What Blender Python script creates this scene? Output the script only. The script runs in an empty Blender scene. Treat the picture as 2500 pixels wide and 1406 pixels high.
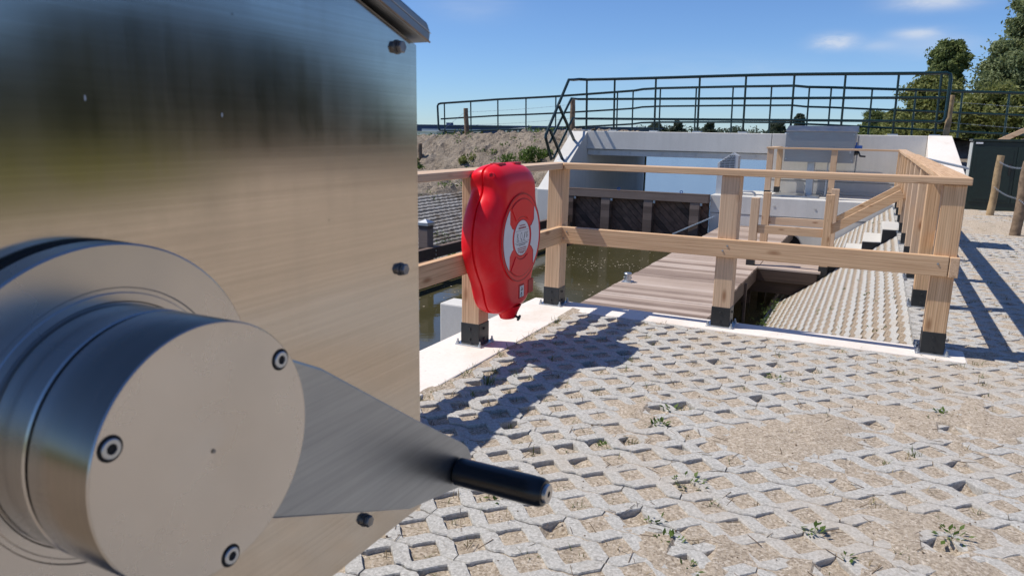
import bpy, bmesh, math, random
import numpy as np
from mathutils import Vector, Matrix, noise
R = math.radians
random.seed(7)
rng = np.random.default_rng(7)
SC = bpy.context.scene
COL = SC.collection

# ------------------------------------------------------------------ camera
CAM_F, CAM_YAW, CAM_PITCH, CAM_ROLL = 1766.95, R(26.418), R(12.1315), R(0.9718)
cy_, sy_, cp_, sp_ = math.cos(CAM_YAW), math.sin(CAM_YAW), math.cos(CAM_PITCH), math.sin(CAM_PITCH)
fwd = Vector((-sy_ * cp_, cy_ * cp_, -sp_)); right = Vector((cy_, sy_, 0)); up = right.cross(fwd)
rr = right * math.cos(CAM_ROLL) + up * math.sin(CAM_ROLL)
uu = up * math.cos(CAM_ROLL) - right * math.sin(CAM_ROLL)
cam = bpy.data.objects.new('camera', bpy.data.cameras.new('camera')); COL.objects.link(cam)
mw = Matrix((rr, uu, -fwd)).transposed().to_4x4(); mw.translation = Vector((2.0571, -4.6505, 1.2059))
cam.matrix_world = mw
cam.data.sensor_width = 36; cam.data.sensor_fit = 'HORIZONTAL'; cam.data.lens = 36 * CAM_F / 2500
cam.data.clip_start = 0.05; cam.data.clip_end = 9000
cam.data.dof.use_dof = True; cam.data.dof.focus_distance = 5.2; cam.data.dof.aperture_fstop = 13
SC.camera = cam

# ------------------------------------------------------------------ world, sun, exposure
SUN_DIR = Vector((-0.635, -0.185, 1)).normalized()          # towards the sun
SUN_EL = math.asin(SUN_DIR.z); SUN_ROT = math.atan2(SUN_DIR.x, SUN_DIR.y)
sun = bpy.data.objects.new('sun', bpy.data.lights.new('sun', 'SUN')); COL.objects.link(sun)
sun.data.energy = 4.2; sun.data.angle = R(0.53); sun.data.color = (1.0, 0.93, 0.825)
sun.rotation_euler = SUN_DIR.to_track_quat('Z', 'Y').to_euler()
W = bpy.data.worlds.new('World'); SC.world = W; W.use_nodes = True
wn = W.node_tree.nodes; wl = W.node_tree.links; wn.clear()
out = wn.new('ShaderNodeOutputWorld'); bg = wn.new('ShaderNodeBackground'); bg.inputs[1].default_value = 0.092
sky = wn.new('ShaderNodeTexSky'); sky.sky_type = 'NISHITA'; sky.sun_disc = False
sky.sun_elevation = SUN_EL; sky.sun_rotation = SUN_ROT
sky.altitude = 0; sky.air_density = 0.85; sky.dust_density = 0.1; sky.ozone_density = 2.2
tc = wn.new('ShaderNodeTexCoord')
def wmath(op, a, b=None, c=None):
    n = wn.new('ShaderNodeMath'); n.operation = op
    for i, v in enumerate((a, b, c)):
        if v is None: continue
        if isinstance(v, (int, float)): n.inputs[i].default_value = v
        else: wl.new(v, n.inputs[i])
    return n.outputs[0]
nz = wn.new('ShaderNodeTexNoise'); nz.inputs['Scale'].default_value = 9; nz.inputs['Detail'].default_value = 9
nz.inputs['Roughness'].default_value = 0.62; nz.inputs['Distortion'].default_value = 0.6
mp = wn.new('ShaderNodeMapping'); mp.inputs['Scale'].default_value = (1.0, 1.0, 4.2); mp.inputs['Rotation'].default_value = (0, R(6), 0)
wl.new(tc.outputs['Generated'], mp.inputs[0]); wl.new(mp.outputs[0], nz.inputs[0])
sep = wn.new('ShaderNodeSeparateXYZ'); wl.new(tc.outputs['Generated'], sep.inputs[0])
az = wmath('ARCTAN2', sep.outputs[0], sep.outputs[1]); el = wmath('ARCSINE', sep.outputs[2])
total = None
for d, wa, we, k in (((-0.0653, 0.9915, 0.1127), .0215, .0082, 1.9), ((0.0393, 0.9877, 0.1545), .044, .010, 1.2),
                     ((0.0231, 0.9926, 0.119), .024, .006, .9), ((-0.0159, 0.9941, 0.107), .022, .006, .40),
                     ((0.045, 0.9936, 0.104), .045, .014, .42), ((-0.4912, 0.8566, 0.1578), .05, .016, .30),
                     ((-0.20, 0.97, 0.075), .16, .022, .20), ((0.9, 0.2, 0.35), .35, .05, .5), ((-0.3, -0.9, 0.4), .5, .08, .5)):
    d = Vector(d).normalized()
    a = wmath('DIVIDE', wmath('SUBTRACT', az, math.atan2(d.x, d.y)), wa)
    e = wmath('DIVIDE', wmath('SUBTRACT', el, math.asin(d.z)), we)
    m = wmath('MULTIPLY', wmath('POWER', 2.718, wmath('MULTIPLY', wmath('ADD', wmath('MULTIPLY', a, a), wmath('MULTIPLY', e, e)), -1.0)), k)
    total = m if total is None else wmath('ADD', total, m)
nr = wn.new('ShaderNodeMapRange'); nr.inputs[1].default_value = .28; nr.inputs[2].default_value = .60
wl.new(nz.outputs['Fac'], nr.inputs[0])
cl = wn.new('ShaderNodeMix'); cl.data_type = 'RGBA'
fac = wmath('MINIMUM', wmath('MULTIPLY', wmath('MULTIPLY', total, nr.outputs[0]), .62), .6)
wl.new(fac, cl.inputs[0]); tint = wn.new('ShaderNodeMix'); tint.data_type = 'RGBA'; tint.blend_type = 'MULTIPLY'; tint.inputs[0].default_value = 1
wl.new(sky.outputs[0], tint.inputs[6]); tint.inputs[7].default_value = (.66, .86, 1.16, 1)
wl.new(tint.outputs[2], cl.inputs[6]); cl.inputs[7].default_value = (7.2, 7.4, 7.8, 1)
wl.new(cl.outputs[2], bg.inputs[0]); wl.new(bg.outputs[0], out.inputs[0])
SC.view_settings.view_transform = 'Standard'; SC.view_settings.look = 'None'
SC.view_settings.exposure = 0.25; SC.view_settings.gamma = 1
SC.cycles.max_bounces = 6; SC.cycles.transparent_max_bounces = 8
SC.cycles.use_denoising = True

# ------------------------------------------------------------------ materials
def mat(name, rough=.7, metal=0.0, spec=.5):
    m = bpy.data.materials.new(name); m.use_nodes = True
    b = m.node_tree.nodes['Principled BSDF']
    b.inputs['Roughness'].default_value = rough; b.inputs['Metallic'].default_value = metal
    b.inputs['Specular IOR Level'].default_value = spec
    return m, m.node_tree.nodes, m.node_tree.links, b
def coords(n, l, scale=(1, 1, 1), rnd=True, rot=(0, 0, 0)):
    t = n.new('ShaderNodeTexCoord'); p = n.new('ShaderNodeMapping'); p.inputs['Scale'].default_value = scale
    p.inputs['Rotation'].default_value = rot
    if rnd:
        oi = n.new('ShaderNodeObjectInfo'); a = n.new('ShaderNodeVectorMath'); a.operation = 'MULTIPLY_ADD'
        a.inputs[1].default_value = (17, 23, 31)
        l.new(oi.outputs['Random'], a.inputs[0]); l.new(t.outputs['Object'], a.inputs[2]); l.new(a.outputs[0], p.inputs[0])
    else:
        l.new(t.outputs['Object'], p.inputs[0])
    return p.outputs[0]
def tex(n, l, v, scale, detail=4, rough=.55, dist=0.0):
    t = n.new('ShaderNodeTexNoise'); t.inputs['Scale'].default_value = scale; t.inputs['Detail'].default_value = detail
    t.inputs['Roughness'].default_value = rough; t.inputs['Distortion'].default_value = dist
    l.new(v, t.inputs['Vector']); return t.outputs['Fac']
def ramp(n, l, f, stops):
    r = n.new('ShaderNodeValToRGB'); e = r.color_ramp.elements
    while len(e) < len(stops): e.new(.5)
    for i, (p, c) in enumerate(stops):
        e[i].position = p; e[i].color = (*c, 1)
    l.new(f, r.inputs[0]); return r.outputs[0]
def mix(n, l, f, a, b, mode='MIX'):
    m = n.new('ShaderNodeMix'); m.data_type = 'RGBA'; m.blend_type = mode
    for s, v in ((0, f), (6, a), (7, b)):
        if isinstance(v, (int, float)): m.inputs[s].default_value = v
        elif isinstance(v, tuple): m.inputs[s].default_value = (*v, 1)
        else: l.new(v, m.inputs[s])
    return m.outputs[2]
def math_(n, l, op, a, b=None):
    m = n.new('ShaderNodeMath'); m.operation = op
    for i, v in enumerate((a, b)):
        if v is None: continue
        if isinstance(v, (int, float)): m.inputs[i].default_value = v
        else: l.new(v, m.inputs[i])
    return m.outputs[0]
def grains(n, l, v, scale):
    t = n.new('ShaderNodeTexVoronoi'); t.inputs['Scale'].default_value = scale; l.new(v, t.inputs['Vector'])
    q = n.new('ShaderNodeSeparateXYZ'); l.new(t.outputs['Color'], q.inputs[0]); return q.outputs[0]
def bump(n, l, b, h, strength=.3, dist=.01):
    m = n.new('ShaderNodeBump'); m.inputs['Strength'].default_value = strength; m.inputs['Distance'].default_value = dist
    l.new(h, m.inputs['Height']); l.new(m.outputs[0], b.inputs['Normal'])

def plain(name, col, rough=.6, metal=0., spec=.5, var=.12, scale=14):
    m, n, l, b = mat(name, rough, metal, spec)
    f = tex(n, l, coords(n, l), scale, 5)
    lo = tuple(c * (1 - var) for c in col); hi = tuple(min(1, c * (1 + var)) for c in col)
    l.new(ramp(n, l, f, [(.3, lo), (.7, hi)]), b.inputs['Base Color'])
    return m

def larch(name, axis, dark=1.0):
    m, n, l, b = mat(name, .62, 0, .3)
    s = [7.0, 7.0, 7.0]; s[axis] = .55
    v = coords(n, l, tuple(s))
    warp = tex(n, l, v, 1.3, 3, .5)
    wv = n.new('ShaderNodeTexWave'); wv.wave_type = 'RINGS'; wv.rings_direction = 'XYZ'[axis]
    wv.inputs['Scale'].default_value = 4.6; wv.inputs['Distortion'].default_value = 4.2; wv.inputs['Detail'].default_value = 3
    wv.inputs['Detail Scale'].default_value = 1.1
    l.new(v, wv.inputs['Vector'])
    s2 = [95.0, 95.0, 95.0]; s2[axis] = 2.2
    fine = tex(n, l, coords(n, l, tuple(s2)), 1.0, 3)
    c1 = ramp(n, l, wv.outputs['Fac'], [(.05, (.62 * dark, .385 * dark, .195 * dark)), (.5, (.73 * dark, .485 * dark, .275 * dark)), (.95, (.42 * dark, .225 * dark, .10 * dark))])
    c2 = mix(n, l, .42, c1, ramp(n, l, fine, [(.36, (.38 * dark, .21 * dark, .095 * dark)), (.62, (.80 * dark, .57 * dark, .345 * dark))]))
    # greyish/pink weather tone, slow
    c3 = mix(n, l, math_(n, l, 'MULTIPLY', warp, .30), c2, (.60 * dark, .42 * dark, .30 * dark))
    oi = n.new('ShaderNodeObjectInfo')
    c3 = mix(n, l, math_(n, l, 'MULTIPLY', oi.outputs['Random'], .38), c3, (.56, .475, .395))
    # knots
    s3 = [9.0, 9.0, 9.0]; s3[axis] = 3.1
    vo = n.new('ShaderNodeTexVoronoi'); vo.inputs['Scale'].default_value = 1.15; l.new(coords(n, l, tuple(s3)), vo.inputs['Vector'])
    k = ramp(n, l, vo.outputs['Distance'], [(.06, (1, 1, 1)), (.20, (0, 0, 0))])
    c4 = mix(n, l, math_(n, l, 'MULTIPLY', k, .75), c3, (.24 * dark, .105 * dark, .04 * dark))
    l.new(c4, b.inputs['Base Color']); bump(n, l, b, fine, .25, .002)
    return m

def concrete(name, col, pits=True, streak=.0, var=.13):
    m, n, l, b = mat(name, .85, 0, .25)
    v = coords(n, l)
    a = tex(n, l, v, 1.7, 6, .6); f = tex(n, l, v, 60, 4, .6); g = tex(n, l, v, 260, 2)
    base = ramp(n, l, a, [(.3, tuple(c * (1 - var) for c in col)), (.7, tuple(min(1, c * (1 + var * .7)) for c in col))])
    base = mix(n, l, .5, base, ramp(n, l, f, [(.3, tuple(c * .86 for c in col)), (.6, col), (.8, tuple(min(1, c * 1.08) for c in col))]))
    if streak:
        st = tex(n, l, coords(n, l, (6, 6, .35)), 1.4, 5, .65)
        base = mix(n, l, math_(n, l, 'MULTIPLY', st, streak), base, tuple(c * .62 for c in col))
    if pits:
        vo = n.new('ShaderNodeTexVoronoi'); vo.inputs['Scale'].default_value = 16; l.new(v, vo.inputs['Vector'])
        p = ramp(n, l, vo.outputs['Distance'], [(.07, (1, 1, 1)), (.12, (0, 0, 0))])
        base = mix(n, l, math_(n, l, 'MULTIPLY', p, .45), base, tuple(c * .5 for c in col))
    l.new(base, b.inputs['Base Color']); bump(n, l, b, g, .35, .003)
    return m

def hardwood(name, across, cols, rough=.7):
    """weathered dark boards; across = index of the axis the boards are stacked on"""
    m, n, l, b = mat(name, rough, 0, .3)
    t = n.new('ShaderNodeTexCoord'); sp = n.new('ShaderNodeSeparateXYZ'); l.new(t.outputs['Object'], sp.inputs[0])
    idx = math_(n, l, 'FLOOR', math_(n, l, 'DIVIDE', sp.outputs[across], .145))
    wn_ = n.new('ShaderNodeTexWhiteNoise'); wn_.noise_dimensions = '1D'; l.new(idx, wn_.inputs['W'])
    s = [60., 60., 60.]; s[0 if across == 1 else (2 if across == 0 else 0)] = 1.6
    f = tex(n, l, coords(n, l, tuple(s)), 1, 5, .6)
    a = tex(n, l, coords(n, l), 2.2, 4)
    mixf = math_(n, l, 'ADD', math_(n, l, 'MULTIPLY', wn_.outputs[0], .42), math_(n, l, 'ADD', math_(n, l, 'MULTIPLY', f, .4), math_(n, l, 'MULTIPLY', a, .25)))
    l.new(ramp(n, l, mixf, [(.25, cols[0]), (.55, cols[1]), (.85, cols[2])]), b.inputs['Base Color'])
    bump(n, l, b, f, .4, .003)
    return m

def steel(name, base, rough, brushed=(3, 3, 240), amp=.06, metal=1.0, bmp=.02, blotch=0.0):
    m, n, l, b = mat(name, rough, metal)
    f = tex(n, l, coords(n, l, brushed, rnd=False), 1.0, 4, .6)
    a = tex(n, l, coords(n, l, rnd=False), 7, 5, .6)
    c = ramp(n, l, f, [(.25, tuple(x * (1 - amp) for x in base)), (.75, tuple(min(1, x * (1 + amp)) for x in base))])
    if blotch:
        c = mix(n, l, math_(n, l, 'MULTIPLY', a, blotch), c, tuple(x * .55 for x in base))
    l.new(c, b.inputs['Base Color'])
    rgh = n.new('ShaderNodeMapRange'); rgh.inputs[1].default_value = .3; rgh.inputs[2].default_value = .7
    rgh.inputs[3].default_value = rough * .85; rgh.inputs[4].default_value = rough * 1.2
    l.new(a, rgh.inputs[0]); l.new(rgh.outputs[0], b.inputs['Roughness'])
    if bmp: bump(n, l, b, f, bmp, .002)
    return m

M = {}
M['larch_x'] = larch('larch_grain_x', 0); M['larch_y'] = larch('larch_grain_y', 1); M['larch_z'] = larch('larch_grain_z', 2)
M['concrete'] = concrete('light_concrete', (.58, .57, .54), streak=.35)
M['coping'] = concrete('white_coping_concrete', (.78, .73, .68), var=.10)
M['bridge'] = concrete('grey_bridge_concrete', (.70, .69, .66), streak=.5)
M['white_concrete'] = concrete('pale_wall_concrete', (.66, .655, .63), streak=.5)
n, l = M['coping'].node_tree.nodes, M['coping'].node_tree.links; b = n['Principled BSDF']; src = b.inputs['Base Color'].links[0].from_socket
v = coords(n, l, rnd=False)
stain = ramp(n, l, tex(n, l, v, 1.7, 7, .7, .3), [(.50, (0, 0, 0)), (.68, (1, 1, 1))])
l.new(mix(n, l, math_(n, l, 'MULTIPLY', stain, .5), src, (.56, .47, .37)), b.inputs['Base Color'])
M['deck'] = hardwood('weathered_deck', 1, ((.165, .115, .09), (.39, .305, .25), (.55, .465, .405)))
M['dark_wood'] = hardwood('dark_hardwood', 2, ((.04, .028, .022), (.10, .066, .052), (.19, .14, .115)))
M['grey_wood'] = hardwood('grey_brown_beam', 2, ((.07, .052, .045), (.15, .115, .10), (.24, .19, .165)))
M['gate_plank'] = plain('dark_brown_plank', (.135, .080, .056), .7, var=.45, scale=9)
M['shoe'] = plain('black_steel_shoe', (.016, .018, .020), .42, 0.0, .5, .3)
M['galv'] = steel('galvanised_steel', (.55, .58, .61), .42, (6, 6, 6), .12, blotch=.35, bmp=0)
M['zinc'] = steel('zinc_bolt', (.42, .46, .50), .40, (30, 30, 30), .2, bmp=0)
M['old_bolt'] = steel('weathered_bolt', (.26, .26, .27), .5, (60, 60, 60), .35, bmp=0)
m, n, l, b = mat('brushed_stainless', .12, 1.0); v = coords(n, l, rnd=False)
fine = tex(n, l, coords(n, l, (2, 2.2, 230), rnd=False), 1.0, 4, .65); broad = tex(n, l, coords(n, l, (1, 1.2, 26), rnd=False), 1.0, 4, .6)
smear = tex(n, l, v, 5.5, 6, .65, .4); drip = tex(n, l, coords(n, l, (30, 42, 1.3), rnd=False), 1.0, 4, .6)
c = ramp(n, l, fine, [(.3, (.50, .452, .395)), (.7, (.59, .535, .47))])
c = mix(n, l, math_(n, l, 'MULTIPLY', ramp(n, l, smear, [(.50, (0, 0, 0)), (.70, (1, 1, 1))]), .16), c, (.36, .33, .30))
c = mix(n, l, math_(n, l, 'MULTIPLY', ramp(n, l, drip, [(.56, (0, 0, 0)), (.72, (1, 1, 1))]), .12), c, (.40, .36, .32))
vo = n.new('ShaderNodeTexVoronoi'); vo.inputs['Scale'].default_value = 22; l.new(v, vo.inputs['Vector'])
c = mix(n, l, math_(n, l, 'MULTIPLY', ramp(n, l, vo.outputs['Distance'], [(.020, (1, 1, 1)), (.036, (0, 0, 0))]), .55), c, (.12, .10, .09))
l.new(c, b.inputs['Base Color'])
rg = n.new('ShaderNodeMapRange'); rg.inputs[1].default_value = .3; rg.inputs[2].default_value = .7; rg.inputs[3].default_value = .095; rg.inputs[4].default_value = .19
l.new(math_(n, l, 'ADD', math_(n, l, 'MULTIPLY', smear, .6), math_(n, l, 'MULTIPLY', drip, .4)), rg.inputs[0]); l.new(rg.outputs[0], b.inputs['Roughness'])
bump(n, l, b, math_(n, l, 'ADD', fine, math_(n, l, 'MULTIPLY', broad, .5)), .007, .0022); M['steel'] = m
M['steel_disc'] = steel('turned_stainless', (.59, .565, .54), .27, (5, 5, 5), .09, bmp=0, blotch=.20)
M['steel_hub'] = steel('polished_stainless', (.52, .50, .48), .21, (240, 3, 3), .08, bmp=.006, blotch=.12)
M['steel_arm'] = steel('grey_brushed_plate', (.36, .39, .43), .37, (3, 6, 190), .12, bmp=.008, blotch=.22)
M['roof_metal'] = steel('dull_roof_steel', (.30, .315, .335), .45, (5, 5, 5), .12, bmp=0, blotch=.4)
M['rust_edge'] = plain('worn_steel_edge', (.26, .20, .15), .5, .6, .5, .3, 40)
M['far_steel'] = steel('far_cabinet_steel', (.32, .33, .345), .42, (4, 4, 90), .05, bmp=0)
M['pale_metal'] = plain('pale_grey_metal', (.52, .54, .56), .45, .3, .5, .06)
M['black_plastic'] = plain('black_handle_plastic', (.008, .008, .009), .28, 0, .5, .2)
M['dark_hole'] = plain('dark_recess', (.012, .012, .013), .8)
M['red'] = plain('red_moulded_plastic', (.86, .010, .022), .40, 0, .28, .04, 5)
n, l = M['red'].node_tree.nodes, M['red'].node_tree.links; b = n['Principled BSDF']; src = b.inputs['Base Color'].links[0].from_socket
v = coords(n, l, rnd=False); dust = ramp(n, l, tex(n, l, v, 9, 7, .7, .4), [(.48, (0, 0, 0)), (.75, (1, 1, 1))])
l.new(mix(n, l, math_(n, l, 'MULTIPLY', dust, .10), src, (.62, .30, .26)), b.inputs['Base Color'])
rg = n.new('ShaderNodeMapRange'); rg.inputs[3].default_value = .33; rg.inputs[4].default_value = .52; l.new(dust, rg.inputs[0]); l.new(rg.outputs[0], b.inputs['Roughness'])
bump(n, l, b, tex(n, l, v, 260, 2), .05, .002)
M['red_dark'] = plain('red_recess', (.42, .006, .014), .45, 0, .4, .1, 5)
M['white_label'] = plain('white_label', (.74, .75, .77), .45, 0, .5, .03)
M['ink'] = plain('label_ink', (.05, .05, .06), .6)
M['ink_red'] = plain('red_print', (.35, .06, .07), .6)
M['green_steel'] = plain('dark_green_rail_paint', (.004, .022, .022), .27, 0, .6, .2)
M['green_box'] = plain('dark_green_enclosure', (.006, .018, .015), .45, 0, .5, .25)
M['green_sunlit_side'] = plain('sunlit_enclosure_side', (.42, .45, .44), .5)  # sunlight on the enclosure's left side, painted in as a pale colour
M['blue'] = plain('blue_plastic', (.02, .08, .30), .4)
M['panel_grey'] = plain('grey_panel', (.33, .37, .42), .42)
M['navy'] = plain('navy_cladding', (.030, .062, .155), .5, 0, .4, .15, .05)
M['pale_clad'] = plain('pale_grey_cladding', (.45, .50, .56), .5, 0, .4, .08, .1)
M['white_clad'] = plain('white_cladding', (.66, .68, .70), .5, 0, .4, .05, .1)
M['window'] = plain('dark_window', (.03, .04, .055), .15)
M['roundwood'] = plain('pale_round_timber', (.36, .26, .15), .75, 0, .2, .35, 9)
M['barkwood'] = plain('brown_round_timber', (.20, .145, .10), .8, 0, .2, .45, 14)
M['bark_litter'] = plain('dry_litter', (.17, .125, .085), .9, 0, .2, .55, 9)
M['bark'] = plain('tree_bark', (.06, .05, .04), .9, 0, .2, .3, 8)

m, n, l, b = mat('paver_concrete', .9, 0, .2); v = coords(n, l, rnd=False)
base = ramp(n, l, tex(n, l, v, 95, 4, .75), [(.36, (.26, .253, .236)), (.5, (.425, .418, .395)), (.64, (.55, .54, .515))])
base = mix(n, l, math_(n, l, 'MULTIPLY', tex(n, l, v, 3.0, 5, .6), .5), base, (.48, .46, .42))
vo = n.new('ShaderNodeTexVoronoi'); vo.inputs['Scale'].default_value = 75; l.new(v, vo.inputs['Vector'])
sp = ramp(n, l, vo.outputs['Distance'], [(.10, (1, 1, 1)), (.16, (0, 0, 0))])
base = mix(n, l, .30, base, ramp(n, l, grains(n, l, v, 150), [(.05, (.20, .195, .185)), (.5, (.41, .405, .39)), (.95, (.66, .65, .63))]))
base = mix(n, l, math_(n, l, 'MULTIPLY', sp, .40), base, (.72, .71, .68))
dirt = ramp(n, l, tex(n, l, v, 1.1, 6, .65, .3), [(.50, (0, 0, 0)), (.72, (1, 1, 1))])
base = mix(n, l, math_(n, l, 'MULTIPLY', dirt, .55), base, (.46, .385, .30))
l.new(base, b.inputs['Base Color']); bump(n, l, b, tex(n, l, v, 330, 3, .7), .7, .003); M['paver'] = m

m, n, l, b = mat('soiled_paver', .95, 0, .15); v = coords(n, l, rnd=False)
base = ramp(n, l, tex(n, l, v, 14, 5, .7), [(.35, (.27, .24, .21)), (.5, (.44, .42, .39)), (.65, (.54, .53, .51))])
base = mix(n, l, ramp(n, l, tex(n, l, v, 1.6, 6, .7), [(.48, (0, 0, 0)), (.66, (1, 1, 1))]), base, (.22, .175, .13))
l.new(base, b.inputs['Base Color']); bump(n, l, b, tex(n, l, v, 60, 4, .7), .8, .01); M['paver_dirty'] = m

m, n, l, b = mat('dry_sand', .95, 0, .15); v = coords(n, l, rnd=False)
base = ramp(n, l, tex(n, l, v, 1.6, 6, .65), [(.3, (.36, .295, .22)), (.7, (.52, .44, .345))])
base = mix(n, l, .6, base, ramp(n, l, tex(n, l, v, 120, 5, .8), [(.36, (.13, .10, .075)), (.47, (.44, .37, .285)), (.62, (.74, .65, .54))]))
vo = n.new('ShaderNodeTexVoronoi'); vo.inputs['Scale'].default_value = 55; l.new(v, vo.inputs['Vector'])
sp = ramp(n, l, vo.outputs['Distance'], [(.10, (1, 1, 1)), (.17, (0, 0, 0))])
base = mix(n, l, math_(n, l, 'MULTIPLY', sp, .6), base, (.11, .08, .06))
base = mix(n, l, .45, base, ramp(n, l, grains(n, l, v, 135), [(.05, (.15, .11, .08)), (.3, (.38, .31, .235)), (.75, (.55, .465, .37)), (.97, (.80, .73, .64))]))
l.new(base, b.inputs['Base Color']); bump(n, l, b, tex(n, l, v, 120, 6, .75), 1.0, .008); M['sand'] = m

m, n, l, b = mat('coarse_shaded_sand', .95, 0, .1); v = coords(n, l, rnd=False)  # coarser sand, darkened to paint in the shade between the slope rows
base = ramp(n, l, tex(n, l, v, 75, 5, .8), [(.36, (.13, .10, .075)), (.5, (.335, .265, .195)), (.64, (.50, .42, .33))])
base = mix(n, l, .4, base, ramp(n, l, grains(n, l, v, 110), [(.05, (.10, .08, .06)), (.4, (.30, .24, .175)), (.95, (.56, .48, .39))]))
l.new(base, b.inputs['Base Color']); bump(n, l, b, tex(n, l, v, 90, 5, .75), 1.0, .01); M['coarse_shaded_sand'] = m

m, n, l, b = mat('bank_soil', .95, 0, .1); v = coords(n, l, rnd=False)
base = ramp(n, l, tex(n, l, v, 2.2, 8, .7), [(.28, (.20, .165, .13)), (.5, (.38, .325, .265)), (.75, (.52, .455, .385))])
base = mix(n, l, .4, base, ramp(n, l, tex(n, l, v, 24, 5, .7), [(.38, (.09, .068, .05)), (.6, (.42, .35, .28))]))
l.new(base, b.inputs['Base Color']); bump(n, l, b, tex(n, l, v, 9, 8, .75), 1.0, .12); M['soil'] = m

m, n, l, b = mat('meadow_grass', .9, 0, .2); v = coords(n, l, rnd=False)
base = ramp(n, l, tex(n, l, v, .09, 8, .7), [(.3, (.12, .135, .016)), (.55, (.20, .195, .022)), (.75, (.27, .235, .05))])
base = mix(n, l, .4, base, ramp(n, l, tex(n, l, v, 3, 6, .8), [(.3, (.09, .11, .012)), (.7, (.25, .235, .04))]))
l.new(base, b.inputs['Base Color']); bump(n, l, b, tex(n, l, v, 2, 8, .8), 1, .2); M['meadow'] = m

m, n, l, b = mat('chamber_water', .045, 0, .5); v = coords(n, l, rnd=False)
l.new(ramp(n, l, tex(n, l, v, .6, 5), [(.3, (.050, .046, .020)), (.7, (.078, .070, .034))]), b.inputs['Base Color'])
bump(n, l, b, tex(n, l, coords(n, l, (1, 1.6, 1), rnd=False), 5, 4), .035, .05); M['water'] = m
m, n, l, b = mat('lake_water', .22, 0, .5); v = coords(n, l, rnd=False)
b.inputs['Base Color'].default_value = (.15, .19, .23, 1)
bump(n, l, b, tex(n, l, coords(n, l, (1, 2.5, 1), rnd=False), 2.2, 5), .10, .06); M['lake'] = m

def foliage(name, a, c, d, tl=.42):
    m, n, l, b = mat(name, .55, 0, .35)
    oi = n.new('ShaderNodeNewGeometry')
    f = math_(n, l, 'ADD', math_(n, l, 'MULTIPLY', oi.outputs['Random Per Island'], .6), math_(n, l, 'MULTIPLY', tex(n, l, coords(n, l, rnd=False), .9, 4), .5))
    col = ramp(n, l, f, [(.2, a), (.55, c), (.9, d)])
    l.new(col, b.inputs['Base Color'])
    tr = n.new('ShaderNodeBsdfTranslucent'); l.new(col, tr.inputs[0])
    ms = n.new('ShaderNodeMixShader'); ms.inputs[0].default_value = tl
    l.new(b.outputs[0], ms.inputs[1]); l.new(tr.outputs[0], ms.inputs[2])
    l.new(ms.outputs[0], n['Material Output'].inputs[0])
    return m
M['leaf_dark'] = foliage('dark_green_foliage', (.070, .105, .036), (.17, .215, .07), (.29, .33, .125))
M['leaf_olive'] = foliage('olive_foliage', (.09, .115, .030), (.21, .23, .065), (.34, .355, .13))
M['leaf_grey'] = foliage('grey_green_foliage', (.095, .13, .055), (.21, .255, .115), (.35, .39, .21))
M['leaf_far_haze'] = foliage('hazy_far_foliage', (.045, .066, .050), (.075, .10, .070), (.11, .135, .095))  # distance haze is mixed into the leaf colour as bluish grey
M['leaf_wood'] = foliage('dark_grey_wood_foliage', (.028, .040, .026), (.048, .064, .042), (.075, .09, .062), .25)  # darker, greyer leaf tones for the wood edge
M['weed'] = foliage('weed_leaf', (.05, .09, .018), (.10, .16, .03), (.16, .23, .06))
M['grass'] = foliage('grass_blade', (.06, .10, .02), (.11, .15, .035), (.24, .22, .09))

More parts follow.
